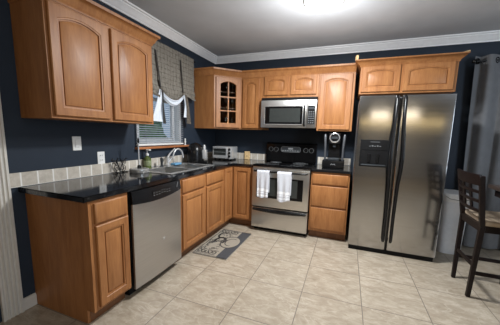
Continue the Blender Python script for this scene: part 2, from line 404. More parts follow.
# left wall, with the window opening: cells in (y, z), turned upright
Mx = Matrix(((0, 0, 1, 0), (1, 0, 0, 0), (0, 1, 0, 0), (0, 0, 0, 1)))
wl.cells([-2.95, WY0, WY1, 0.12], [0.0, WZ0, WZ1, ZC], wall_keep, -0.12, 0.0, mat=Mx)
struct(wl.build('wall_left', M_NAVY, smooth=False))
struct(MB().box((0.0, 0.0, 0.0), (5.6, 0.12, ZC)).build('wall_back', M_NAVY, smooth=False))
struct(MB().box((5.48, -7.2, 0.0), (5.6, 0.0, ZC)).build('wall_right', M_BEIGEWALL, smooth=False))
struct(MB().box((-0.12, -7.2, 0.0), (5.48, -7.08, ZC)).build('wall_front', M_BEIGEWALL, smooth=False))
struct(MB().box((-0.12, -7.08, 0.0), (0.0, -3.75, ZC)).build('wall_left_hall', M_BEIGEWALL, smooth=False))
struct(MB().box((-0.12, -3.75, 2.1), (0.0, -2.95, ZC)).build('wall_left_header', M_NAVY, smooth=False))
# a hall beyond the doorway
hall = MB().box((-1.4, -3.9, 0), (-1.3, -2.8, ZC)).box((-1.3, -3.9, 0), (-0.12, -3.8, ZC)).box((-1.3, -2.9, 0), (-0.12, -2.8, ZC)).box((-1.3, -3.8, -0.1), (-0.12, -2.9, 0)).box((-1.3, -3.8, 2.4), (-0.12, -2.9, ZC))
struct(hall.build('wall_hall', M_BEIGEWALL, smooth=False))
# crown moulding
cp = [(0, 2.415), (0.012, 2.415), (0.016, 2.428), (0.024, 2.434), (0.036, 2.45), (0.056, 2.472), (0.066, 2.478), (0.07, 2.488), (0.085, 2.493), (0.09, 2.505), (0, 2.505)]
struct(MB().sweep(cp, [(0, -7.0), (0, 0), (5.48, 0), (5.48, -7.0)], side=1).build('trim_1', M_WHITE))
# fluted door casing at the left end of the wall
cs = MB(); y1 = -2.822; wd = 0.115
prof = [(y1, 0.0), (y1, 0.022)]
for k in range(4):
    a = y1 - 0.014 - k * 0.0235
    prof += [(a, 0.024), (a - 0.003, 0.017), (a - 0.010, 0.0145), (a - 0.017, 0.017), (a - 0.020, 0.024)]
prof += [(y1 - wd, 0.022), (y1 - wd, 0.0)]
cs.prism([(x, y) for y, x in prof], 0.0, 2.2)
struct(cs.build('trim_2', M_CASING, smooth=False))
struct(MB().sweep([(0, 0), (0.014, 0), (0.014, 0.075), (0.008, 0.088), (0, 0.09)], [(0, -2.822), (0, -2.737)], side=1).build('baseboard_left', M_CASING))
struct(MB().sweep([(0, 0), (0.014, 0), (0.014, 0.075), (0.008, 0.088), (0, 0.09)], [(3.06, 0), (5.48, 0)], side=1).build('baseboard_back', M_NAVY))

# ------------------------------------------------------------------ window in the left wall
wn = MB()
for lo, hi in (((-0.10, WY0, WZ0), (0.0, WY0 + 0.04, WZ1)), ((-0.10, WY1 - 0.035, WZ0), (0.0, WY1, WZ1)), ((-0.10, WY0 + 0.04, WZ0), (0.0, WY1 - 0.035, WZ0 + 0.05)), ((-0.10, WY0 + 0.04, WZ1 - 0.04), (0.0, WY1 - 0.035, WZ1))):
    wn.box(lo, hi, 0.004)
win = struct(wn.build('window_1', M_WHITE))
sh = MB().box((-0.085, -1.052, WZ0 + 0.05), (-0.045, -1.008, WZ1 - 0.04), 0.004).box((-0.085, WY0 + 0.04, WZ0 + 0.05), (-0.045, WY0 + 0.08, WZ1 - 0.04), 0.004)
sh.box((-0.085, WY0 + 0.08, WZ0 + 0.05), (-0.045, -1.052, WZ0 + 0.085), 0.004).box((-0.085, WY0 + 0.08, 1.66), (-0.045, -1.052, 1.70), 0.004).build('sash', M_WHITE, win)
MB().box((-0.068, WY0 + 0.08, WZ0 + 0.085), (-0.064, WY1 - 0.035, WZ1 - 0.04)).build('pane', M_PANE, win)
sl = MB().box((-0.01, -1.735, 1.112), (0.055, -0.80, 1.136), 0.004)
struct(sl.build('window_sill', M_SILLWOOD))
bl = thing('window_blind', 'white horizontal slat blind hanging in the window above the sink', 'blind', (0.03, -1.33, 1.145))
MB().box((0.012, -1.73, 2.20), (0.046, -0.935, 2.235), 0.004).build('head_rail', M_PLASTIC_W, bl)
sm = MB(); z = 1.19
while z < 2.19:
    sm.box((-0.0115, -0.395, -0.0008), (0.0115, 0.395, 0.0008), mat=Matrix.Translation((0.03, -1.3325, z)) @ Matrix.Rotation(math.radians(14), 4, 'Y')); z += 0.024
for yy in (-1.60, -1.06): sm.tube([(0.03, yy, 1.17), (0.03, yy, 2.21)], 0.0012, 6)
sm.build('slats', M_BLIND, bl)
MB().box((0.018, -1.73, 1.148), (0.042, -0.935, 1.168), 0.004).build('bottom_rail', M_PLASTIC_W, bl)
# outside
struct(MB().box((-9, -9, -0.3), (-0.15, 6, -0.2)).build('ground_outside', M_GRASS, smooth=False))
def hedge(c, r):
    t = bmesh.new(); bmesh.ops.create_icosphere(t, subdivisions=4, radius=1)
    for v in t.verts:
        d = v.co.normalized(); k = 1 + 0.18 * noise.noise(d * 3.1) + 0.12 * noise.noise(d * 9)
        v.co = Vector((c[0] + d.x * r[0] * k, c[1] + d.y * r[1] * k, c[2] + d.z * r[2] * k))
    mb = MB(); mb._merge(t, None, 0); return mb
tag(hedge((-3.2, 1.1, 0.95), (0.8, 1.3, 1.1)).build('garden_shrub', M_LEAF), 'green shrub outside, seen between the slats of the window blind', 'shrub')
# ornament on the sill
fg = MB().lathe([(0, 0), (0.016, 0), (0.014, 0.006), (0.008, 0.012), (0.011, 0.04), (0.014, 0.052), (0.007, 0.062), (0.012, 0.072), (0.010, 0.086), (0, 0.092)], (0.03, -0.885, 1.1355), 16)
tag(fg.build('figurine', M_PLASTIC_W), 'small white figurine at the right end of the window sill', 'figurine')

# ------------------------------------------------------------------ valance
VX = 0.06
va = thing('valance', 'grey checked tie-up valance with white lining over the sink window', 'curtain', (VX, -1.22, 1.75))
def vb(t):      # lower hem: gathered up at the two straps, sagging between
    y = -1.76 + t * 1.05
    if y < -1.42: return 1.79 - 0.10 * math.sin(PI * (y + 1.76) / 0.68)
    if y < -1.0: return 1.79 - 0.115 * math.sin(PI * (y + 1.42) / 0.42)
    return 1.79 - 0.05 * math.sin(PI * (y + 1.0) / 0.58)
def vfn(u, v):
    y = -1.76 + u * 1.05; zt = 2.295; z = zt + (vb(u) - zt) * v
    x = VX + 0.006 * math.sin(u * 31) * (0.3 + v) + 0.012 * v * abs(math.sin(v * 9))
    x += 0.03 * max(0, v - 0.75) / 0.25 * abs(math.sin((v - 0.75) * 18))
    return (x, y, z)
MB().grid(vfn, 60, 40, thick=0.003).build('plaid_panel', M_PLAID, va)
def hem(u, v):
    y = -1.70 + u * 0.70; k = 0.75 + v * 0.25
    return (VX + 0.042, y, vb((y + 1.76) / 1.05) + 0.022 * (1 - v))
MB().grid(hem, 30, 2, thick=0.002).build('hem_ribbon', M_TIEPRINT, va)
MB().box((0.0, -1.755, 2.262), (VX - 0.014, -0.72, 2.286), 0.003).build('mounting_board', M_WHITE, va)
MB().tube([(0.0, -0.70, 2.262), (VX, -0.70, 2.262)], 0.009, 8).lathe([(0, -0.012), (0.012, -0.008), (0.012, 0.008), (0, 0.012)], (VX, -0.69, 2.262), 12).build('finial', M_BLACK, va)
def strip(pts, wd, thick, wave=0.0):
    pts = [Vector(p) for p in pts]
    def fn(u, v):
        f = v * (len(pts) - 1); i = min(int(f), len(pts) - 2); p = pts[i].lerp(pts[i + 1], f - i)
        ww = wd(v) if callable(wd) else wd
        return (p.x + wave * math.sin(u * 9 + v * 4), p.y + (u - 0.5) * ww, p.z)
    return MB().grid(fn, 10, 24, thick=thick)
for a, b_ in (((VX + 0.012, -1.465, 2.19), (VX + 0.03, -1.415, 1.80)), ((VX + 0.012, -1.02, 2.20), (VX + 0.03, -0.995, 1.79))):
    strip([a, tuple((Vector(a) + Vector(b_)) / 2 + Vector((0.004, -0.004, 0))), b_], 0.022, 0.003).build('strap', M_STRAP, va)
# white lining swag between the ties, with a tail at each tie
def swag(u, v):
    y = -1.43 + u * 0.46; s_ = math.sin(PI * u)
    zt = 1.785 - 0.095 * s_; zb = 1.75 - 0.135 * s_
    return (VX + 0.02 + 0.02 * s_ + 0.012 * math.sin(v * 11), y, zt + (zb - zt) * v)
MB().grid(swag, 24, 12, thick=0.002).build('lining_swag', M_LINING, va)
strip([(VX + 0.03, -1.415, 1.775), (VX + 0.035, -1.45, 1.62), (VX + 0.03, -1.48, 1.42)], lambda v: 0.05 + 0.11 * v, 0.002, 0.008).build('lining_tail', M_LINING, va)
strip([(VX + 0.042, -1.40, 1.775), (VX + 0.046, -1.40, 1.6), (VX + 0.042, -1.375, 1.40)], lambda v: 0.02 + 0.025 * v, 0.002, 0.004).build('strap_tail', M_STRAP, va)
strip([(VX + 0.034, -0.985, 1.775), (VX + 0.04, -0.955, 1.66), (VX + 0.034, -0.95, 1.5)], lambda v: 0.03 + 0.05 * v, 0.002, 0.006).build('lining_tail', M_LINING, va)
strip([(VX + 0.04, -0.955, 1.785), (VX + 0.05, -0.92, 1.62), (VX + 0.04, -0.89, 1.42)], lambda v: 0.05 + 0.04 * v, 0.002, 0.006).build('print_tail', M_TIEPRINT, va)

# ------------------------------------------------------------------ wall cabinets
ZB, ZT = 1.372, 2.136
CROWN = [(0, 2.095), (0.006, 2.095), (0.010, 2.112), (0.022, 2.124), (0.030, 2.146), (0.046, 2.166), (0.056, 2.170), (0.058, 2.19), (0.0, 2.19)]
def wall_cab_left():
    t = thing('wall_cabinet', 'honey maple two-door wall cabinet on the left wall, left of the window', 'cabinet', (0.0, -2.255, ZB))
    y0, y1 = -2.714, -1.80
    MB().box((0.001, y0, ZB), (0.32, y1, ZT), 0.002).build('body', M_WOOD, t)
    for a, b_ in ((-2.697, -2.292), (-2.255, -1.826)):
        mb = MB(); door_panel(mb, b_ - a, 0.69, place((0.32, a, ZB + 0.018), PI / 2), rise=0.04, s=0.050, top=0.045); mb.build('door', M_WOOD, t)
    MB().sweep(CROWN, [(0.001, y1), (0.32, y1), (0.32, y0), (0.001, y0)], side=-1).build('crown', M_WOOD, t)
wall_cab_left()

# diagonal corner cabinet with the glazed door
t = thing('corner_wall_cabinet', 'diagonal corner wall cabinet with an arched six-pane glass door', 'cabinet', (0.2, -0.2, ZB))
pl = [(0.001, -0.001), (0.001, -0.61), (0.32, -0.61), (0.61, -0.32), (0.61, -0.001)]
bd = MB(); 
bd.prism(pl, ZB, ZB + 0.018); bd.prism(pl, ZT - 0.018, ZT)
bd.box((0.001, -0.61, ZB + 0.018), (0.32, -0.592, ZT - 0.018)).box((0.592, -0.32, ZB + 0.018), (0.61, -0.001, ZT - 0.018))
bd.box((0.001, -0.592, ZB + 0.018), (0.012, -0.001, ZT - 0.018)).box((0.012, -0.012, ZB + 0.018), (0.592, -0.001, ZT - 0.018))
DW_ = 0.29 * math.sqrt(2); DM = place((0.32, -0.61, 0), PI / 4)
for x0, x1, z0, z1 in ((0, 0.045, ZB, ZT), (DW_ - 0.045, DW_, ZB, ZT), (0.045, DW_ - 0.045, ZB, ZB + 0.045), (0.045, DW_ - 0.045, ZT - 0.06, ZT)):
    bd.box((x0, 0, z0), (x1, 0.018, z1), 0.001, mat=DM)
bd.build('body', M_WOOD, t)
sv = MB()
for zz in (1.66, 1.885): sv.prism([(0.014, -0.014), (0.014, -0.58), (0.31, -0.58), (0.58, -0.31), (0.58, -0.014)], zz, zz + 0.014)
sv.build('shelf', M_INSIDE, t)
dm = MB(); dw, dh = 0.362, 0.69; DO = place((0.32, -0.61, ZB + 0.018), PI / 4) @ Matrix.Translation(((DW_ - dw) / 2, 0, 0))
door_panel(dm, dw, dh, DO, s=0.062, rise=0.04, top=0.05, solid=False)
dr = dm.build('door', M_WOOD, t)
mu = MB().box((dw / 2 - 0.009, -0.017, 0.06), (dw / 2 + 0.009, -0.006, dh - 0.055), 0.002, mat=DO)
for zz in (0.235, 0.425): mu.box((0.06, -0.016, zz - 0.009), (dw - 0.06, -0.006, zz + 0.009), 0.002, mat=DO)
mu.build('muntins', M_WOOD, dr)
MB().box((0.058, -0.005, 0.058), (dw - 0.058, -0.002, dh - 0.05), mat=DO).build('pane', M_PANE, dr)
gi = 0
gk = [('clear stemmed glass on the bottom shelf behind the corner cabinet door', 1.391), ('clear stemmed glass on the middle shelf behind the corner cabinet door', 1.6745), ('clear stemmed glass on the top shelf behind the corner cabinet door', 1.8995)]
first = None
for lab, zz in gk:
    for (gx, gy) in ((0.33, -0.46), (0.405, -0.385), (0.46, -0.31)):
        if first is None:
            g_ = MB().lathe([(0, 0), (0.03, 0), (0.03, 0.003), (0.004, 0.008), (0.004, 0.06), (0.02, 0.075), (0.033, 0.10), (0.032, 0.15), (0.030, 0.15), (0.031, 0.10), (0.018, 0.078), (0, 0.072)], (0, 0, 0), 16).build('stem_glass', M_GLASS, local=True)
            first = g_
        else: g_ = first.copy(); COL.objects.link(g_)
        g_.location = (gx, gy, zz); tag(g_, lab, 'glass', 'stemmed glasses in the corner cabinet')

t = thing('wall_cabinet', 'narrow single-door wall cabinet between corner glass cabinet and microwave', 'cabinet', (0.777, -0.16, ZB))
MB().box((0.611, -0.32, ZB), (0.944, -0.001, ZT), 0.002).build('body', M_WOOD, t)
mb = MB(); door_panel(mb, 0.255, 0.69, place((0.635, -0.32, ZB + 0.018), 0), s=0.048, rise=0.035, top=0.045); mb.build('door', M_WOOD, t)

t = thing('wall_cabinet', 'short two-door wall cabinet above the microwave', 'cabinet', (1.324, -0.16, 1.81))
MB().box((0.945, -0.32, 1.81), (1.703, -0.001, ZT), 0.002).build('body', M_WOOD, t)
for x0, x1 in ((0.962, 1.298), (1.335, 1.675)):
    mb = MB(); door_panel(mb, x1 - x0, 0.252, place((x0, -0.32, 1.845), 0), s=0.045, rise=0.03, top=0.036); mb.build('door', M_WOOD, t)

t = thing('wall_cabinet', 'tall single-door wall cabinet right of the microwave, above the coffee maker', 'cabinet', (1.922, -0.16, ZB))
MB().box((1.704, -0.32, ZB), (2.14, -0.001, ZT), 0.002).build('body', M_WOOD, t)
mb = MB(); door_panel(mb, 0.39, 0.69, place((1.722, -0.32, ZB + 0.018), 0), s=0.050, rise=0.036, top=0.045); mb.build('door', M_WOOD, t)

cr = MB().sweep(CROWN, [(0.001, -0.61), (0.32, -0.61), (0.61, -0.32), (2.139, -0.32)], side=1)
tag(cr.build('cabinet_crown', M_WOOD), 'maple crown moulding along the tops of the corner and microwave wall cabinets', 'crown moulding')

t = thing('wall_cabinet', 'deep two-door wall cabinet above the stainless refrigerator', 'cabinet', (2.66, -0.23, 1.806))
MB().box((2.187, -0.46, 1.806), (3.133, -0.001, ZT), 0.002).build('body', M_WOOD, t)
for x0, x1 in ((2.205, 2.602), (2.632, 3.105)):
    mb = MB(); door_panel(mb, x1 - x0, 0.288, place((x0, -0.46, 1.826), 0), s=0.048, rise=0.03, top=0.036); mb.build('door', M_WOOD, t)
CR2 = [(0, 2.112), (0.006, 2.112), (0.012, 2.13), (0.03, 2.146), (0.05, 2.17), (0.062, 2.174), (0.064, 2.186), (0, 2.186)]
MB().sweep(CR2, [(2.187, -0.001), (2.187, -0.46), (3.133, -0.46), (3.133, -0.001)], side=1).build('crown', M_WOOD, t)
MB().box((-0.045, -0.012, 0), (0.045, 0.012, 0.012), 0.002, mat=place((3.165, -0.49, 2.187), 0.35) @ Matrix.Rotation(-0.3, 4, 'Y')).build('loose_trim', M_PALE, t)['label'] = 'pale unfinished scrap of moulding'
MB().box((-0.012, -0.03, 0), (0.012, 0.03, 0.05), 0.002, mat=place((2.135, -0.49, 2.187), 0.2)).build('loose_trim', M_PALE, t)['label'] = 'pale unfinished scrap of moulding'

# ------------------------------------------------------------------ base cabinets
CT = 0.90       # counter top
BT = 0.862      # cabinet top
XF = 0.62
def kick_left(mb, y0, y1): mb.box((0.02, y0, 0.0), (XF - 0.07, y1, 0.10))
t = thing('base_cabinet', 'end base cabinet with one drawer and one door, left of the dishwasher', 'cabinet', (0.31, -2.583, 0))
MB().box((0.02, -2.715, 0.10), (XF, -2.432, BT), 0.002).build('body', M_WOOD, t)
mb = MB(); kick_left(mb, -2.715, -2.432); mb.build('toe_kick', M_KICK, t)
MB().cells([0.001, XF - 0.072, XF], [0.0, 0.10, BT], lambda i, j: not (i == 1 and j == 0), 0.0, 0.019, mat=Matrix(((1, 0, 0, 0), (0, 0, 1, -2.735), (0, 1, 0, 0), (0, 0, 0, 1)))).build('end_panel', M_WOOD, t)
mb = MB(); slab(mb, 0.255, 0.135, place((XF, -2.70, 0.705), PI / 2)); mb.build('drawer', M_WOOD, t)
mb = MB(); door_panel(mb, 0.255, 0.565, place((XF, -2.70, 0.125), PI / 2), s=0.046); mb.build('door', M_WOOD, t)

t = thing('base_cabinet', 'sink base cabinet with two false drawers and two doors, right of the dishwasher', 'cabinet', (0.31, -1.355, 0))
MB().box((0.02, -1.815, 0.10), (XF, -0.895, 0.70), 0.002).box((XF - 0.02, -1.815, 0.70), (XF, -0.895, BT), 0.001).box((0.02, -1.815, 0.70), (XF - 0.02, -1.797, BT)).box((0.02, -0.913, 0.70), (XF - 0.02, -0.895, BT)).build('body', M_WOOD, t)
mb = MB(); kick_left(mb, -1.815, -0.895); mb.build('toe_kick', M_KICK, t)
for a, b_ in ((-1.785, -1.372), (-1.332, -0.922)):
    mb = MB(); slab(mb, b_ - a, 0.13, place((XF, a, 0.712), PI / 2)); mb.build('false_drawer', M_WOOD, t)
    mb = MB(); door_panel(mb, b_ - a, 0.565, place((XF, a, 0.125), PI / 2), s=0.048); mb.build('door', M_WOOD, t)

t = thing('corner_base_cabinet', 'corner base cabinet with a folding pair of narrow doors under the toaster oven', 'cabinet', (0.4, -0.4, 0))
MB().prism([(0.02, -0.02), (0.02, -0.894), (XF, -0.894), (XF, -XF), (0.936, -XF), (0.936, -0.02)], 0.10, BT, 0.001).build('body', M_WOOD, t)
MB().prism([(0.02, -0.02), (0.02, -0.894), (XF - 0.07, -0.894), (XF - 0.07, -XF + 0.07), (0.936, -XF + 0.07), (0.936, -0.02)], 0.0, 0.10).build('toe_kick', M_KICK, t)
mb = MB(); door_panel(mb, 0.225, 0.72, place((XF, -0.868, 0.125), PI / 2), s=0.044); mb.build('door', M_WOOD, t)
mb = MB(); door_panel(mb, 0.255, 0.72, place((0.647, -XF, 0.125), 0), s=0.044); mb.build('door', M_WOOD, t)

t = thing('base_cabinet', 'base cabinet with three stacked drawers between the range and the refrigerator', 'cabinet', (1.93, -0.31, 0))
MB().box((1.71, -XF, 0.10), (2.162, -0.02, BT), 0.002).build('body', M_WOOD, t)
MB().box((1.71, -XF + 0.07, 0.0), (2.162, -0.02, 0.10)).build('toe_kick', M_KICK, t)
for z0, z1 in ((0.712, 0.84), (0.432, 0.692), (0.135, 0.412)):
    mb = MB(); slab(mb, 0.418, z1 - z0, place((1.727, -XF, z0), 0)); mb.build('drawer', M_WOOD, t)

# ------------------------------------------------------------------ counters, backsplash
SX0, SX1, SY0, SY1 = 0.10, 0.525, -1.82, -1.0
ct = MB().cells([0.001, SX0, SX1, 0.642, 0.938], [-2.775, SY0, SY1, -0.642, -0.001], lambda i, j: (i < 3 or j == 3) and not (i == 1 and j == 1), BT + 0.001, CT, 0.006)
tag(ct.build('countertop', M_GRANITE), 'black speckled granite countertop, long L-shaped piece holding the sink', 'countertop')
ct = MB().box((1.708, -0.645, BT + 0.001), (2.17, -0.001, CT), 0.006)
tag(ct.build('countertop', M_GRANITE), 'black granite countertop, short piece under the coffee maker', 'countertop')
def tl(o, lab): tag(o, lab, 'backsplash')
tl(MB().box((0.001, -2.82, CT + 0.001), (0.013, -0.014, 1.0), 0.002).build('backsplash', M_SPLASH_L, smooth=False), 'row of cream stone backsplash tiles along the left wall')
tl(MB().box((0.014, -0.013, CT + 0.001), (0.925, -0.001, 1.0), 0.002).build('backsplash', M_SPLASH_B, smooth=False), 'row of cream backsplash tiles between corner and range')
tl(MB().box((1.712, -0.013, CT + 0.001), (2.165, -0.001, 1.0), 0.002).build('backsplash', M_SPLASH_B, smooth=False), 'short row of cream backsplash tiles behind the pod coffee maker')

# ------------------------------------------------------------------ dishwasher
t = thing('dishwasher', 'stainless dishwasher with a black control strip under the granite counter', 'dishwasher', (0.32, -2.125, 0))
D0, D1 = -2.412, -1.822
MB().box((0.03, D0, 0.10), (0.612, D1, 0.858)).build('tub', M_BLACKMATT, t)
MB().box((0.03, D0 + 0.01, 0.0), (0.56, D1 - 0.01, 0.10)).build('toe_kick', M_BLACKMATT, t)
def dwfront(u, v):   # door gently bowed at its top edge
    y = D0 + 0.006 + u * (D1 - D0 - 0.012); bow = 4 * u * (1 - u)
    zt = 0.758 + 0.012 * u - 0.024 * bow; z = 0.075 + v * (zt - 0.075)
    return (0.640 + 0.008 * bow, y, z)
dd = MB().grid(dwfront, 24, 8, thick=0.018); dd.build('door', M_DW, t)
def dwctl(u, v):
    y = D0 + 0.004 + u * (D1 - D0 - 0.008); bow = 4 * u * (1 - u); zb = 0.760 + 0.012 * u - 0.024 * bow; z = zb + v * (0.857 - zb)
    return (0.646 + 0.010 * bow - 0.012 * v, y, z)
cpn = MB().grid(dwctl, 24, 6, thick=0.02).build('control_panel', M_BLACK, t)
mk = MB([M_MARK]).box((0.640, -2.206, 0.781), (0.6535, -1.985, 0.822))
for k in range(7):
    for j in range(2):
        z0 = 0.785 + j * 0.02 + (0.007 if k in (3, 4) else 0)
        mk.box((0.636, -2.20 + k * 0.032, z0), (0.657 - 0.003 * j, -2.188 + k * 0.032, z0 + 0.004), mi=1)
mk.build('control_legend', M_BLACK, cpn)
MB().bar((0.6475, -1.895, 0.80), (0.6435, -1.875, 0.845), 0.006, 0.008, bev=0).build('brand_mark', M_DIMMARK, cpn)
MB().box((0.638, -2.09, 0.36), (0.6495, -2.07, 0.385), 0.001).build('badge', M_ALU, t)

# ------------------------------------------------------------------ sink, taps
t = thing('kitchen_sink', 'double-bowl stainless sink set into the black granite counter', 'sink', (0.31, -1.41, CT))
bys = [(-1.79, -1.44), (-1.40, -1.05)]
MB().cells([0.075, 0.145, 0.50, 0.55], [-1.845, -1.79, -1.44, -1.40, -1.05, -0.975], lambda i, j: not (i == 1 and j in (1, 3)), CT + 0.0005, CT + 0.006, 0.002).build('rim', M_SINK, t)
for a, b_ in bys:
    bb = MB(); T = bmesh.new()
    r0 = [(0.145, a), (0.50, a), (0.50, b_), (0.145, b_)]
    def inset(p, d): return [(p[0][0] + d, p[0][1] + d), (p[1][0] - d, p[1][1] + d), (p[2][0] - d, p[2][1] - d), (p[3][0] + d, p[3][1] - d)]
    rr = [[T.verts.new((x, y, z)) for x, y in inset(r0, d)] for d, z in ((0.0, CT + 0.004), (0.004, CT - 0.01), (0.012, CT - 0.14), (0.04, CT - 0.17))]
    for p, q in zip(rr, rr[1:]):
        for j in range(4): T.faces.new((p[j], p[(j + 1) % 4], q[(j + 1) % 4], q[j]))
    T.faces.new(rr[-1]); bmesh.ops.solidify(T, geom=T.faces[:], thickness=0.0015); bb._merge(T, None, 0)
    bo = bb.build('bowl', M_SINK, t)
    MB().lathe([(0, 0), (0.035, 0), (0.04, 0.002), (0.036, 0.004), (0, 0.002)], (0.32, (a + b_) / 2, CT - 0.169), 20).build('drain', M_CHROME, bo)
ZS = CT + 0.006
t = thing('faucet', 'chrome faucet with a gooseneck spout and long lever behind the sink', 'faucet', (0.10, -1.34, ZS))
MB().cyl((0.105, -1.34, ZS), 0.028, 0.012, bev=0.004).cyl((0.105, -1.34, ZS), 0.016, 0.11, bev=0.004).build('body', M_BRIGHT, t)
MB().tube([(0.105, -1.34, ZS + 0.10), (0.10, -1.30, ZS + 0.135), (0.10, -1.20, ZS + 0.20)], [0.014, 0.010, 0.007], 12).build('lever', M_BRIGHT, t)
arc = [(0.11, -1.335, ZS + 0.04), (0.12, -1.305, ZS + 0.075)] + [(0.14 + 0.03 * k / 12, -1.21 - 0.075 * math.cos(PI * k / 12), ZS + 0.11 + 0.085 * math.sin(PI * k / 12)) for k in range(13)] + [(0.172, -1.132, ZS + 0.085)]
MB().tube(arc, 0.0105, 12).build('spout', M_BRIGHT, t)
sp_ = MB().lathe([(0, 0), (0.022, 0), (0.022, 0.006), (0.014, 0.012), (0.013, 0.05), (0.018, 0.07), (0.017, 0.095), (0.008, 0.105), (0, 0.106)], (0.11, -1.455, ZS), 18)
tag(sp_.build('side_sprayer', M_SLATE), 'dark side sprayer standing left of the chrome faucet', 'sprayer')
sg = MB().box((0.10, -1.29, ZS), (0.17, -1.16, ZS + 0.024), 0.006, seg=2)
tag(sg.build('sponge', M_BLUE), 'blue sponge lying on the sink rim below the faucet', 'sponge')

# soap bottle
t = thing('soap_bottle', 'green soap bottle with a white pump beside the sink', 'soap dispenser', (0.062, -1.625, CT + 0.001))
t['_b'] = [0, 0, 0]; sb = t
MB().lathe([(0, 0), (0.034, 0), (0.038, 0.005), (0.038, 0.09), (0.034, 0.105), (0.014, 0.118), (0.014, 0.128), (0, 0.128)], n=24).build('bottle', M_GREENLIQ, t, local=True)
MB().lathe([(0.0383, 0.03), (0.0387, 0.031), (0.0387, 0.08), (0.0383, 0.081)], n=24).build('label_band', M_LABEL, t, local=True)
MB().cyl((0, 0, 0.128), 0.016, 0.022, bev=0.003).cyl((0, 0, 0.15), 0.005, 0.03).box((-0.008, -0.012, 0.178), (0.042, 0.012, 0.192), 0.004).build('pump', M_PLASTIC_W, t, local=True)
t.scale = (1.05, 1.05, 1.1)
# paper towel holder
t = thing('paper_towel_holder', 'empty paper towel holder, steel disc base with upright rod', 'paper towel holder', (0.19, -1.875, CT + 0.001)); t['_b'] = [0, 0, 0]
MB().lathe([(0, 0), (0.088, 0), (0.09, 0.004), (0.09, 0.034), (0.084, 0.04), (0, 0.042)], n=36).build('base', M_SINK, t, local=True)
MB().cyl((0, 0, 0.042), 0.0065, 0.26, 14).build('rod', M_BRIGHT, t, local=True)
MB().lathe([(0, 0), (0.02, 0), (0.018, 0.022), (0.01, 0.03), (0, 0.03)], (0, 0, 0.042), 18).build('rod_collar', M_BLACK, t, local=True)
MB().lathe([(0, 0), (0.008, 0.002), (0.009, 0.02), (0.007, 0.05), (0, 0.055)], (0, 0, 0.285), 14).build('finial', M_BLACK, t, local=True)
# wrought scroll ornament
t = thing('scroll_ornament', 'black wrought-iron scroll ornament on the counter against the backsplash', 'ornament', (0.058, -1.985, CT + 0.001)); t['_b'] = [0, 0, 0]
mb = MB().tube([(0.0, -0.075, 0.006), (0.0, 0.075, 0.006)], 0.005, 8).tube([(-0.035, -0.06, 0.006), (0.035, -0.06, 0.006)], 0.004, 8).tube([(-0.035, 0.06, 0.006), (0.035, 0.06, 0.006)], 0.004, 8); mb.build('foot', M_BLACK, t, local=True)
def curl(cy, cz, r0, sgn, turns, a0, x=0.0, n=40):
    return [(x, cy + sgn * r0 * (1 - 0.75 * k / n) * math.cos(a0 + turns * 2 * PI * k / n), cz + r0 * (1 - 0.75 * k / n) * math.sin(a0 + turns * 2 * PI * k / n)) for k in range(n + 1)]
mb = MB()
for sgn in (1, -1):
    mb.tube(curl(sgn * 0.035, 0.045, 0.036, sgn, 1.6, -1.5), 0.0032, 8)
    mb.tube(curl(sgn * 0.045, 0.105, 0.026, sgn, 1.4, -2.6, 0.008), 0.003, 8)
    mb.tube([(0, sgn * 0.0, 0.01), (0.004, sgn * 0.012, 0.06), (0.006, sgn * 0.035, 0.10), (0.0, sgn * 0.075, 0.135), (0.0, sgn * 0.09, 0.13)], 0.004, 8)
    mb.tube([(0, sgn * 0.03, 0.006), (-0.01, sgn * 0.055, 0.05), (-0.01, sgn * 0.03, 0.10), (-0.005, sgn * 0.01, 0.14)], 0.0038, 8)
mb.build('scrolls', M_BLACK, t, local=True)
for k in range(16):
    a = random.uniform(-0.085, 0.085); zz = 0.09 + random.uniform(0, 0.06)
    MB().lathe([(0, -0.008), (0.0045, 0), (0, 0.008)], (random.uniform(-0.015, 0.02), a, zz), 6).build('leaf_bud', M_BLACK, t, local=True)

# black rounded coffee machine
t = thing('coffee_machine', 'black rounded pod coffee machine with a silver front, left of the toaster oven', 'coffee machine', (0.18, -0.87, CT + 0.001), 0.36); t['_b'] = [0, 0, 0]
def blob(u, v):
    a = u * 2 * PI; zz = v * 0.275
    k = math.sqrt(max(0.0, 1 - max(0, (v - 0.35) / 0.65) ** 2.6)); k *= 0.93 + 0.07 * min(1, v * 6)
    return (0.115 * k * math.cos(a), 0.125 * k * math.sin(a), zz)
MB().grid(blob, 32, 16).build('housing', M_BLACK, t, local=True)
MB().box((0.08, -0.06, 0.0), (0.16, 0.06, 0.03), 0.006).build('drip_tray', M_BLACK, t, local=True)
MB().box((0.10, -0.045, 0.055), (0.158, 0.045, 0.18), 0.014, seg=2).lathe([(0, 0), (0.022, 0), (0.024, 0.03), (0.014, 0.065), (0, 0.07)], (0.122, 0.0, 0.178), 16).build('silver_head', M_BRIGHT, t, local=True)

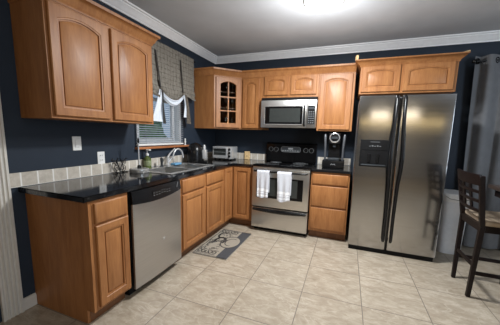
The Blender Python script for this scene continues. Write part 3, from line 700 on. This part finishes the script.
# toaster oven, turned to face the room from the corner
t = thing('toaster_oven', 'silver toaster oven in the counter corner by the backsplash', 'toaster oven', (0.305, -0.215, CT + 0.001), 0.06); t['_b'] = [0, 0, 0]
MB().box((-0.195, -0.125, 0.018), (0.195, 0.125, 0.205), 0.01, seg=2).build('housing', M_BRIGHT, t, local=True)
d = MB().box((-0.185, -0.14, 0.028), (0.105, -0.126, 0.195), 0.004).build('door', M_BRIGHT, t, local=True)
MB().box((-0.16, -0.143, 0.075), (0.085, -0.140, 0.172), 0.001).build('window', M_GREYGLASS, d, local=True)
MB().tube([(-0.16, -0.139, 0.182), (-0.16, -0.162, 0.182), (0.085, -0.162, 0.182), (0.085, -0.139, 0.182)], 0.006, 8).build('handle', M_CHROME, d, local=True)
MB().box((-0.155, -0.1436, 0.12), (0.08, -0.1431, 0.123)).build('rack', M_GREYMARK, d, local=True)
for zz in (0.165, 0.112, 0.06):
    MB().cyl((0.15, -0.125, zz), 0.02, 0.022, 18, 'y', bev=0.004).build('knob', M_BLACK, t, local=True)
for sx in (-0.16, 0.16):
    for sy in (-0.09, 0.09): MB().cyl((sx, sy, 0), 0.014, 0.02, 12).build('foot', M_BLACK, t, local=True)
t.scale = (0.82, 1.0, 1.0)
# small pale wood block against the splash
t = thing('wooden_block', 'small pale wooden block leaning against the backsplash beside the toaster oven', 'block', (0.608, -0.032, CT + 0.001)); t['_b'] = [0, 0, 0]
MB().box((-0.043, -0.016, 0), (0.043, 0.014, 0.13), 0.004).build('block', M_PALE, t, local=True)
MB().box((-0.008, -0.017, 0.05), (0.008, -0.0155, 0.062)).build('printed_mark', M_MATDARK, t, local=True)

# ------------------------------------------------------------------ range
R0, R1 = 0.945, 1.701
t = thing('kitchen_range', 'stainless electric range with black glass cooktop and two towels on its handle', 'range', ((R0 + R1) / 2, -0.35, 0))
MB().box((R0, -0.635, 0.03), (R1, -0.012, 0.885), 0.003).build('body', M_BLACK, t)
MB().box((R0 + 0.02, -0.60, 0.0), (R1 - 0.02, -0.05, 0.03)).build('plinth', M_BLACKMATT, t)
ck = MB().box((R0 - 0.003, -0.675, 0.886), (R1 + 0.003, -0.10, 0.91), 0.006, seg=2).build('cooktop', M_GLOSSBLACK, t)
for bx, by, br_ in ((R0 + 0.20, -0.49, 0.11), (R0 + 0.56, -0.49, 0.09), (R0 + 0.20, -0.24, 0.08), (R0 + 0.56, -0.24, 0.105)):
    MB().lathe([(br_, 0), (br_, 0.0008), (br_ - 0.004, 0.0008), (br_ - 0.004, 0)], (bx, by, 0.91), 40).lathe([(br_ * 0.6, 0), (br_ * 0.6, 0.0008), (br_ * 0.6 - 0.003, 0.0008), (br_ * 0.6 - 0.003, 0)], (bx, by, 0.91), 40).build('burner', M_DIMMARK, ck)
MB().box((R0 + 0.004, -0.668, 0.865), (R1 - 0.004, -0.636, 0.885), 0.002).build('trim_strip', M_STEEL, t)
od = MB().box((R0 + 0.004, -0.688, 0.352), (R1 - 0.004, -0.637, 0.862), 0.006, seg=2).build('oven_door', M_STEEL, t)
MB().box((R0 + 0.065, -0.691, 0.475), (R1 - 0.075, -0.688, 0.752), 0.001).build('window_surround', M_GLOSSBLACK, od)
MB().box((R0 + 0.135, -0.6925, 0.51), (R1 - 0.145, -0.691, 0.735), 0.0005).build('window', M_GREYGLASS, od)
hb = MB(); HP = [(R0 + 0.03, -0.686, 0.832), (R0 + 0.045, -0.722, 0.832)] + [(R0 + 0.045 + (R1 - R0 - 0.09) * k / 10, -0.722 - 0.012 * math.sin(PI * k / 10), 0.832) for k in range(1, 10)] + [(R1 - 0.045, -0.722, 0.832), (R1 - 0.03, -0.686, 0.832)]
hb.tube(HP, 0.0115, 12).build('handle', M_BLACK, od)
sd = MB().box((R0 + 0.004, -0.686, 0.062), (R1 - 0.004, -0.637, 0.335), 0.006, seg=2).build('storage_drawer', M_STEEL, t)
def dh_(u, v):
    x = R0 + 0.02 + u * (R1 - R0 - 0.04); bow = 4 * u * (1 - u)
    return (x, -0.688 - 0.018 * math.sin(PI * v) , 0.328 - 0.035 * v - 0.02 * bow * v)
MB().grid(dh_, 24, 6, thick=0.004).build('handle', M_BLACK, sd)
MB().box((R0 + 0.006, -0.655, 0.337), (R1 - 0.006, -0.637, 0.350)).build('gap_seal', M_BLACKMATT, t)
bgp = MB().prism([(-0.10, 0.911), (-0.012, 0.911), (-0.012, 1.19), (-0.05, 1.19), (-0.075, 1.17)], R0 + 0.002, R1 - 0.002, 0.004, mat=Matrix(((0, 0, 1, 0), (1, 0, 0, 0), (0, 1, 0, 0), (0, 0, 0, 1))))
bk = bgp.build('backguard', M_GLOSSBLACK, t)
for kx in (0.075, 0.155, 0.60, 0.68):
    c = (R0 + kx, -0.078, 1.09)
    kb = MB().cyl(c, 0.022, 0.026, 20, 'y', bev=0.004).build('knob', M_BLACK, bk)
    MB().lathe([(0.034, 0), (0.034, 0.006), (0.029, 0.006), (0.029, 0)], (c[0], -0.083, 1.09), 30, axis='y').build('dial_ring', M_DIMMARK, bk)
dp = MB(); dp.box((R0 + 0.235, -0.0865, 1.06), (R0 + 0.52, -0.078, 1.13), 0.003); dp.build('display_panel', M_SLATE, bk)
dk = MB()
for k in range(7): dk.box((R0 + 0.25 + k * 0.037, -0.0885, 1.072), (R0 + 0.272 + k * 0.037, -0.086, 1.08))
dk.box((R0 + 0.34, -0.0885, 1.095), (R0 + 0.41, -0.086, 1.118)); dk.build('display_marks', M_GREYMARK, bk)
def rect_ring(x0, x1, z0, z1, y, r):
    return [(x0 + r, y, z0), (x1 - r, y, z0), (x1, y, z0 + r), (x1, y, z1 - r), (x1 - r, y, z1), (x0 + r, y, z1), (x0, y, z1 - r), (x0, y, z0 + r), (x0 + r, y, z0)]
MB().tube(rect_ring(R0 + 0.232, R0 + 0.523, 1.057, 1.133, -0.0865, 0.02), 0.0026, 6).build('display_outline', M_MARK, bk)
# towels folded over the oven handle
def towel(x0, x1, zlow, back, lab, ragged):
    t = thing('dish_towel', lab, 'towel', ((x0 + x1) / 2, -0.73, zlow), group=None)
    hz, hy, r = 0.832, -0.730, 0.0165
    L1 = hz - zlow; arcL = PI * r; L2 = hz - back; tot = L1 + arcL + L2
    def fn(u, v):
        s_ = v * tot; x = x0 + (x1 - x0) * u
        if s_ < L1: y, z = hy - r, zlow + s_
        elif s_ < L1 + arcL:
            a = (s_ - L1) / r; y, z = hy - r * math.cos(a), hz + r * math.sin(a)
        else: y, z = hy + r * 0.55, hz - (s_ - L1 - arcL)
        k = max(0, min(1, (hz - z) / 0.2))
        if s_ < L1:
            y -= 0.007 * k * (1 + math.sin(u * 13 + x0 * 9)) + 0.003
            x += (0.5 - u) * 0.018 * k
            z -= ragged * k * (0.5 - 0.5 * math.cos(u * 2 * PI + 0.7)) * (1 if z < zlow + 0.05 else 0.4)
        return (x, y, z)
    m_ = MB([M_TOWELBAND]).grid(fn, 24, 56, thick=0.004)
    o = m_.build('cloth', M_TOWEL, t)
    bz = t['_b'][2]
    for p in o.data.polygons:
        if p.center.y < -0.008:
            zz = p.center.z
            if 0.01 < zz < 0.03 or 0.05 < zz < 0.062 or 0.075 < zz < 0.11: p.material_index = 1
    return t
towel(1.035, 1.20, 0.50, 0.56, 'white dish towel hanging on the left side of the oven handle', 0.012)
towel(1.305, 1.485, 0.485, 0.55, 'white dish towel hanging on the right side of the oven handle', 0.028)

# ------------------------------------------------------------------ microwave
t = thing('microwave', 'stainless over-the-range microwave between the wall cabinets', 'microwave', (1.324, -0.2, 1.40))
m0, m1, my = 0.949, 1.699, -0.375
MB().box((m0, my, 1.402), (m1, -0.002, 1.805), 0.003).build('housing', M_BLACK, t)
MB().box((m0, my - 0.02, 1.768), (m1, my - 0.0005, 1.804), 0.003).build('vent_grille', M_BLACKMATT, t)
dr = MB().box((m0, my - 0.038, 1.402), (1.573, my - 0.001, 1.766), 0.006, seg=2).build('door', M_STEEL, t)
MB().box((1.01, my - 0.041, 1.452), (1.522, my - 0.038, 1.682), 0.001).build('window_surround', M_GLOSSBLACK, dr)
MB().box((1.075, my - 0.0425, 1.475), (1.495, my - 0.041, 1.66), 0.0005).build('window', M_GREYGLASS, dr)
MB().tube(rect_ring(1.005, 1.527, 1.447, 1.687, my - 0.039, 0.008), 0.004, 8).build('window_bezel', M_CHROME, dr)
MB().prism([(1.30 + 0.034 * math.cos(2 * PI * k / 24), 1.725 + 0.012 * math.sin(2 * PI * k / 24)) for k in range(24)], 0, 0.003, mat=Matrix(((1, 0, 0, 0), (0, 0, -1, my - 0.0375), (0, 1, 0, 0), (0, 0, 0, 1)))).build('badge', M_PLASTIC_W, dr)
MB().tube([(1.552, my - 0.037, 1.70), (1.552, my - 0.062, 1.68), (1.552, my - 0.070, 1.57), (1.552, my - 0.062, 1.45), (1.552, my - 0.037, 1.43)], 0.011, 10).build('handle', M_BLACKMATT, dr)
cpn = MB().box((1.576, my - 0.038, 1.402), (m1, my - 0.001, 1.766), 0.005, seg=2).build('control_panel', M_STEEL, t)
MB().box((1.592, my - 0.0405, 1.452), (1.684, my - 0.038, 1.69), 0.001).build('keypad', M_BLACK, cpn)
kp = MB()
for r_ in range(6):
    for c_ in range(3): kp.box((1.602 + c_ * 0.027, my - 0.0415, 1.465 + r_ * 0.028), (1.618 + c_ * 0.027, my - 0.0404, 1.477 + r_ * 0.028))
kp.build('keys', M_DIMMARK, cpn)
MB().box((1.603, my - 0.0415, 1.645), (1.674, my - 0.0404, 1.675)).build('display', M_SLATE, cpn)

# ------------------------------------------------------------------ pod coffee maker on the short counter
t = thing('pod_coffee_maker', 'tall black pod coffee maker with silver arms on the short granite counter', 'coffee machine', (1.948, -0.30, CT + 0.001)); t['_b'] = [0, 0, 0]
MB().box((-0.135, -0.15, 0.0), (0.135, 0.14, 0.095), 0.012, seg=2).build('base_drawer', M_BLACK, t, local=True)
MB().tube([(-0.028, -0.152, 0.04), (-0.014, -0.152, 0.056), (0, -0.152, 0.042), (0.014, -0.152, 0.056), (0.028, -0.152, 0.04)], 0.0032, 8).build('logo', M_GREYMARK, t, local=True)
MB().box((-0.075, -0.02, 0.096), (0.075, 0.13, 0.40), 0.02, seg=3).build('column', M_BLACK, t, local=True)
MB().box((-0.07, -0.12, 0.096), (0.07, -0.02, 0.125), 0.006).build('drip_tray', M_SLATE, t, local=True)
for sx in (-1, 1):
    MB().tube([(sx * 0.108, -0.06, 0.10), (sx * 0.110, -0.06, 0.25), (sx * 0.118, -0.06, 0.40), (sx * 0.120, -0.05, 0.425)], [0.013, 0.014, 0.017, 0.012], 12).build('side_arm', M_ARM, t, local=True)
hd = MB().box((-0.075, -0.10, 0.30), (0.075, 0.13, 0.445), 0.025, seg=3).build('head', M_BLACK, t, local=True)
MB().lathe([(0.062, 0), (0.064, 0.008), (0.052, 0.012), (0.048, 0.006), (0.048, 0)], (0, -0.098, 0.385), 32, axis='y').build('chrome_ring', M_CHROME, hd, local=True)
MB().box((-0.04, -0.108, 0.37), (0.04, -0.1, 0.40), 0.002).build('display', M_SLATE, hd, local=True)
MB().cyl((0, -0.05, 0.265), 0.022, 0.04, 18).build('pod_spout', M_SLATE, t, local=True)

# ------------------------------------------------------------------ refrigerator
t = thing('refrigerator', 'stainless side-by-side refrigerator with black handles and ice dispenser', 'refrigerator', (2.625, -0.4, 0))
f0, f1, fy, fz = 2.193, 3.058, -0.773, 1.742
MB().box((f0 + 0.005, -0.70, 0.02), (f1 - 0.005, -0.03, fz - 0.012), 0.006).build('body', M_FRIDGESIDE, t)
MB().box((f0 + 0.01, -0.745, 0.0), (f1 - 0.01, -0.70, 0.052)).build('kick_grille', M_BLACKMATT, t)
for a, b_, nm in ((f0, 2.578, 'freezer_door'), (2.598, f1, 'fridge_door')):
    o = MB().box((a, fy, 0.055), (b_, -0.705, fz), 0.012, seg=3).build(nm, M_FRIDGE, t)
    if nm == 'freezer_door':
        dsp = MB()
        x0, x1, z0, z1 = 2.238, 2.522, 0.985, 1.278
        for lo, hi in (((x0, fy - 0.006, z0), (x0 + 0.014, fy + 0.001, z1)), ((x1 - 0.014, fy - 0.006, z0), (x1, fy + 0.001, z1)), ((x0 + 0.014, fy - 0.006, z0), (x1 - 0.014, fy + 0.001, z0 + 0.014)), ((x0 + 0.014, fy - 0.006, 1.165), (x1 - 0.014, fy + 0.001, z1))):
            dsp.box(lo, hi, 0.002)
        dsp.box((x0 + 0.014, fy - 0.002, z0 + 0.014), (x1 - 0.014, fy + 0.0005, 1.165))
        do = dsp.build('dispenser', M_BLACKMATT, o)
        MB().box((x0 + 0.016, fy - 0.0035, z0 + 0.03), (x1 - 0.016, fy - 0.0022, 1.163)).build('dispenser_recess', M_BLACKMATT, do)
        MB().box((x0 + 0.08, fy - 0.012, 1.03), (x0 + 0.11, fy - 0.003, 1.13), 0.004).build('paddle', M_BLACK, do)
        MB().box((x0 + 0.165, fy - 0.012, 1.03), (x0 + 0.195, fy - 0.003, 1.13), 0.004).build('paddle', M_BLACK, do)
        MB().box((x0 + 0.02, fy - 0.022, z0 + 0.012), (x1 - 0.02, fy - 0.004, z0 + 0.026), 0.003).build('tray', M_SLATE, do)
        mk = MB().box((x0 + 0.10, fy - 0.0075, 1.252), (x0 + 0.19, fy - 0.006, 1.257))
        for k in range(5): mk.box((x0 + 0.09 + 0.025 * k, fy - 0.0075, 1.205), (x0 + 0.105 + 0.025 * k, fy - 0.006, 1.213 + 0.006 * (k % 2)))
        mk.build('dispenser_marks', M_DIMMARK, do)
    hx = 2.552 if nm == 'freezer_door' else 2.626
    zs = [0.16, 0.19, 0.45, 0.80, 0.95, 1.1, 1.25, 1.45, 1.70, 1.73]
    ds = [0.0, 0.028, 0.030, 0.044, 0.066, 0.076, 0.066, 0.042, 0.030, 0.0]
    pts = [(hx + (-0.010 if nm == 'freezer_door' else 0.012) * ((d_ - 0.03) / 0.028 if 0.4 < z_ < 1.5 else 0), fy - d_, z_) for z_, d_ in zip(zs, ds)]
    MB().tube(pts, 0.0145, 12).build('handle', M_BLACK, o)

# ------------------------------------------------------------------ right side: bin, curtain, stools, table
t = thing('trash_can', 'white plastic trash can standing beside the refrigerator', 'trash can', (3.295, -0.30, 0.001)); t['_b'] = [0, 0, 0]
def bin_(u, v):
    a = u * 2 * PI; k = 0.86 + 0.14 * v; c_, s_ = math.cos(a), math.sin(a); e = 0.55
    return (0.135 * k * math.copysign(abs(c_) ** e, c_), 0.165 * k * math.copysign(abs(s_) ** e, s_), 0.61 * v)
MB().grid(bin_, 40, 8).prism([bin_(k / 40, 0)[:2] for k in range(40)], 0.0, 0.004).build('bucket', M_BIN, t, local=True)
MB().prism([(1.06 * bin_(k / 40, 1)[0], 1.06 * bin_(k / 40, 1)[1]) for k in range(40)], 0.61, 0.70, 0.012).build('lid', M_WHITE, t, local=True)
MB().tube([(-0.12, -0.178, 0.675), (-0.08, -0.179, 0.65), (0, -0.18, 0.64), (0.08, -0.179, 0.65), (0.12, -0.178, 0.675)], 0.003, 6).build('lid_seam', M_SLATE, t, local=True)
# curtain on a black rod
rod = thing('curtain_rod', 'black rod holding the grey grommet curtain on the back wall', 'curtain rod', (4.2, -0.1, 2.187))
MB().tube([(3.40, -0.10, 2.187), (5.2, -0.10, 2.187)], 0.0125, 14).build('rod', M_BLACK, rod)
MB().lathe([(0, -0.02), (0.018, -0.014), (0.022, 0), (0.018, 0.014), (0, 0.02)], (3.385, -0.1, 2.187), 16).build('finial', M_BLACK, rod)
MB().tube([(3.47, -0.10, 2.187), (3.47, -0.001, 2.187)], 0.007, 10).build('bracket', M_BLACK, rod)
t = thing('grommet_curtain', 'long grey grommet curtain hanging from the black rod at the right', 'curtain', (3.9, -0.1, 0.02))
PX = 0.20
def cfn(u, v):
    x = 3.39 + u * 1.15; ph = (x - 3.39) / PX * 2 * PI
    amp = 0.045 * (1 - 0.15 * v); y = -0.10 + amp * math.sin(ph) + 0.012 * math.sin(ph * 0.5 + 3 * v)
    return (x + 0.06 * v * (1 - u) * 0.9 + 0.02 * math.sin(ph + v), y, 2.245 - v * 2.225)
MB().grid(cfn, 150, 26, thick=0.003).build('cloth', M_CURTAIN, t)
for k in range(6):
    x = 3.39 + PX * (0.5 * k + 0.0) + 0.02 * 0
    if x < 3.41: x = 3.415
    gr = MB().lathe([(0.022, -0.006), (0.033, -0.006), (0.033, 0.006), (0.022, 0.006), (0.022, -0.006)], (0, 0, 0), 20, mat=place((x, -0.10, 2.187), 0.9 if k % 2 else -0.9) @ Matrix.Rotation(PI / 2, 4, 'Y'))
    gr.build('grommet', M_BLACK, t)

# stool
def make_stool(loc, label):
    t = thing('bar_stool', label, 'bar stool', loc); t['_b'] = [0, 0, 0]
    A, B = 0.18, -0.18          # back posts at x=0 (far, near)
    for y0, ys, yt in ((0.155, 0.175, 0.185), (-0.155, -0.18, -0.225)):
        mb = MB(); mb.bar((0.0, y0, 0.0), (0.012, ys, 0.62), 0.036, 0.036, taper=0.8).bar((0.012, ys, 0.615), (-0.055, yt, 1.03), 0.034, 0.030); mb.build('back_leg', M_DARKWOOD, t, local=True)
    for sy in (0.175, -0.175): MB().bar((0.375, sy, 0.0), (0.35, sy, 0.60), 0.036, 0.036, taper=0.8).build('front_leg', M_DARKWOOD, t, local=True)
    fr = MB().box((0.0, -0.19, 0.575), (0.37, -0.165, 0.635), 0.002).box((0.0, 0.165, 0.575), (0.37, 0.19, 0.635), 0.002).box((0.345, -0.165, 0.575), (0.37, 0.165, 0.635), 0.002).box((0.0, -0.165, 0.575), (0.025, 0.165, 0.635), 0.002)
    fr.build('seat_frame', M_DARKWOOD, t, local=True)
    MB().box((0.02, -0.20, 0.632), (0.40, 0.20, 0.672), 0.014, seg=3).build('cushion', M_CUSHION, t, local=True)
    def rail(z0, z1, nm, w=0.018):
        f0_, f1_ = (z0 - 0.62) / 0.38, (z1 - 0.62) / 0.38
        fm = (f0_ + f1_) / 2; xm = 0.012 - 0.062 * fm
        ya, yb = 0.175 + 0.01 * fm, -0.18 - 0.045 * fm
        def fn(u, v):
            y = ya + (yb - ya) * u; z = z0 + (z1 - z0) * v
            return (0.012 - 0.062 * (z - 0.62) / 0.38 - 0.03 * 4 * u * (1 - u) , y, z)
        MB().grid(fn, 14, 2, thick=w).build(nm, M_DARKWOOD, t, local=True)
    rail(0.955, 1.04, 'top_rail')
    for zz in (0.735, 0.815, 0.89): rail(zz, zz + 0.022, 'back_rail', 0.014)
    for k in (0.33, 0.66):
        y = 0.18 + (-0.2 - 0.18) * k
        MB().bar((0.012 - 0.022 - 0.018, y, 0.735), (-0.045 - 0.022, y - 0.006, 0.965), 0.014, 0.036).build('back_slat', M_DARKWOOD, t, local=True)
    MB().bar((0.005, 0.165, 0.28), (0.005, -0.165, 0.28), 0.02, 0.03).build('stretcher', M_DARKWOOD, t, local=True)
    for sy in (0.166, -0.166): MB().bar((0.005, sy, 0.22), (0.365, sy, 0.22), 0.02, 0.03).build('stretcher', M_DARKWOOD, t, local=True)
    MB().bar((0.368, 0.17, 0.18), (0.368, -0.17, 0.18), 0.02, 0.03).build('foot_rail', M_DARKWOOD, t, local=True)
    return t
make_stool((3.14, -1.175, 0.001), 'dark wooden counter stool with ladder back and beige cushion, in front of the trash can')
tb = thing('pub_table', 'dark wooden pub-height table at the right edge beside the stool', 'table', (3.8, -1.2, 0.0))
MB().box((3.36, -1.56, 0.865), (4.3, -0.86, 0.90), 0.005).build('table_top', M_DRYWOOD, tb)
MB().box((3.40, -1.52, 0.80), (4.23, -0.90, 0.864)).build('apron', M_DARKWOOD, tb)
for x, y in ((3.60, -0.95), (3.325, -1.53), (4.17, -0.95), (4.17, -1.53)): MB().box((x, y, 0.0), (x + 0.06, y + 0.06, 0.80), 0.003).build('leg', M_DARKWOOD, tb)

# ------------------------------------------------------------------ floor mat
t = MB([M_MATGREY, M_MATDARK])
x0, x1, ya, yb = 0.60, 1.015, -1.588, -0.83
t.box((x0, ya, 0.0006), (x1, yb, 0.008), 0.003)
def patch(poly, mi, z=0.0086): t.prism(poly, 0.0078, z, mi=mi)
def ell(cx, cy, rx, ry, a0=0, a1=2 * PI, n=28): return [(cx + rx * math.cos(a0 + (a1 - a0) * k / (n - 1)), cy + ry * math.sin(a0 + (a1 - a0) * k / (n - 1))) for k in range(n)]
patch([(0.885, ya + 0.004), (x1 - 0.003, ya + 0.004), (x1 - 0.003, yb - 0.004), (0.885, yb - 0.004)], 1)
for q in ([(x0 + 0.003, ya + 0.003), (x1 - 0.003, ya + 0.003), (x1 - 0.003, ya + 0.016), (x0 + 0.003, ya + 0.016)], [(x0 + 0.003, yb - 0.016), (x1 - 0.003, yb - 0.016), (x1 - 0.003, yb - 0.003), (x0 + 0.003, yb - 0.003)], [(x0 + 0.003, ya + 0.016), (x0 + 0.014, ya + 0.016), (x0 + 0.014, yb - 0.016), (x0 + 0.003, yb - 0.016)]): patch(q, 2)
patch(ell(0.875, -1.185, 0.105, 0.15, 0, 2 * PI * 27 / 28), 0, 0.0092)
def scroll(pts, r, mi=2, z=0.0090):
    pts = [Vector((p[0], p[1])) for p in pts]
    for a, b_ in zip(pts, pts[1:]):
        d = (b_ - a); 
        if d.length < 1e-5: continue
        n_ = Vector((-d.y, d.x)).normalized() * r; e = d.normalized() * r * 0.4
        patch([tuple(a - n_ - e), tuple(b_ - n_ + e), tuple(b_ + n_ + e), tuple(a + n_ - e)], mi, z)
scroll(ell(0.875, -1.185, 0.112, 0.158, 0.9, 5.6, 26), 0.007, 2, 0.0094)
scroll(ell(0.885, -1.185, 0.07, 0.10, 1.2, 5.0, 20), 0.006, 2, 0.0096)
scroll(ell(0.735, -1.19, 0.06, 0.09, -0.6, 3.9, 20), 0.015, 2, 0.0098)
scroll(ell(0.70, -1.03, 0.05, 0.08, 1.0, 5.5, 20), 0.012, 2, 0.0098)
scroll([(0.645, -1.30), (0.70, -1.22), (0.76, -1.20), (0.82, -1.14)], 0.010, 2, 0.0100)
for yy in (-1.50, -0.90):     # bands of scrollwork at both ends
    for k in range(5):
        cx = 0.645 + k * 0.045
        scroll(ell(cx, yy, 0.019, 0.03, 0.4 + k, 5.6 + k, 14), 0.0065)
    scroll([(x0 + 0.015, yy - 0.05), (0.855, yy - 0.05)], 0.004); scroll([(x0 + 0.015, yy + 0.05), (0.855, yy + 0.05)], 0.004)
for k in range(40):
    cx, cy = random.uniform(0.625, 0.83), random.uniform(-1.43, -0.97); a = random.uniform(0, 6)
    scroll(ell(cx, cy, 0.014, 0.014, a, a + 3.6, 8), 0.0042, 2, 0.0088)
tag(t.build('floor_mat', M_CREAM, smooth=False), 'cream and charcoal coffee-cup kitchen mat on the tiles before the sink cabinet', 'mat')

# ------------------------------------------------------------------ switch, outlet
def plate(y0, y1, z0, z1, name, lab, cat, rocker):
    t = thing(name, lab, cat, (0.0, (y0 + y1) / 2, z0))
    MB().box((0.0008, y0, z0), (0.007, y1, z1), 0.002).build('plate', M_PLASTIC_W, t)
    c = (y0 + y1) / 2; zc = (z0 + z1) / 2
    if rocker: MB().box((0.007, c - 0.017, zc - 0.033), (0.011, c + 0.017, zc + 0.033), 0.002).build('rocker', M_PLASTIC_W, t)
    else:
        for dz in (-0.021, 0.021):
            s = MB().box((0.007, c - 0.017, zc + dz - 0.015), (0.009, c + 0.017, zc + dz + 0.015), 0.002).build('socket', M_PLASTIC_W, t)
            MB().box((0.009, c - 0.009, zc + dz - 0.004), (0.0095, c - 0.006, zc + dz + 0.008)).box((0.009, c + 0.006, zc + dz - 0.004), (0.0095, c + 0.009, zc + dz + 0.008)).build('slots', M_BLACK, s)
plate(-2.383, -2.31, 1.132, 1.248, 'light_switch', 'white light switch plate on the navy wall under the left cabinet', 'light switch', True)
plate(-2.17, -2.098, 0.995, 1.11, 'power_outlet', 'white power outlet on the navy wall above the backsplash tiles', 'outlet', False)

# ------------------------------------------------------------------ ceiling lamp
lc = (1.83, -1.44)
t = thing('ceiling_lamp', 'round flush ceiling lamp with a glowing white dome', 'lamp', (lc[0], lc[1], ZC))
MB().lathe([(0, 2.504), (0.145, 2.504), (0.15, 2.495), (0.15, 2.478), (0.145, 2.474), (0.0, 2.474)], (lc[0], lc[1], 0), 48).build('metal_rim', M_CHROME, t)
MB().lathe([(0.150, 2.475), (0.163, 2.46), (0.165, 2.44), (0.150, 2.41), (0.10, 2.383), (0.04, 2.372), (0, 2.371)], (lc[0], lc[1], 0), 48).build('glass_dome', M_LAMP, t)
MB().lathe([(0.160, 2.428), (0.172, 2.428), (0.176, 2.436), (0.174, 2.446), (0.164, 2.448), (0.160, 2.428)], (lc[0], lc[1], 0), 48).build('dome_ring', M_RING, t)
l = bpy.data.lights.new('ceiling_lamp_bulb', 'AREA'); l.shape = 'DISK'; l.size = 0.30; l.energy = LAMP_POWER; l.color = (0.95, 0.98, 1.0)
o = bpy.data.objects.new('ceiling_lamp_bulb', l); COL.objects.link(o); o.parent = t; o.location = (0, 0, 2.362 - ZC)

l = bpy.data.lights.new('under_lamp_fill', 'POINT'); l.shadow_soft_size = 0.12; l.energy = LAMP_POWER * 0.48; l.color = (0.95, 0.98, 1.0)  # unseen point light added in mid-air below the dome, lifts ceiling and crown
o = bpy.data.objects.new('under_lamp_fill', l); COL.objects.link(o); o.parent = t; o.location = (0, 0, 2.06 - ZC)

for o in bpy.data.objects:
    if '_b' in o: del o['_b']
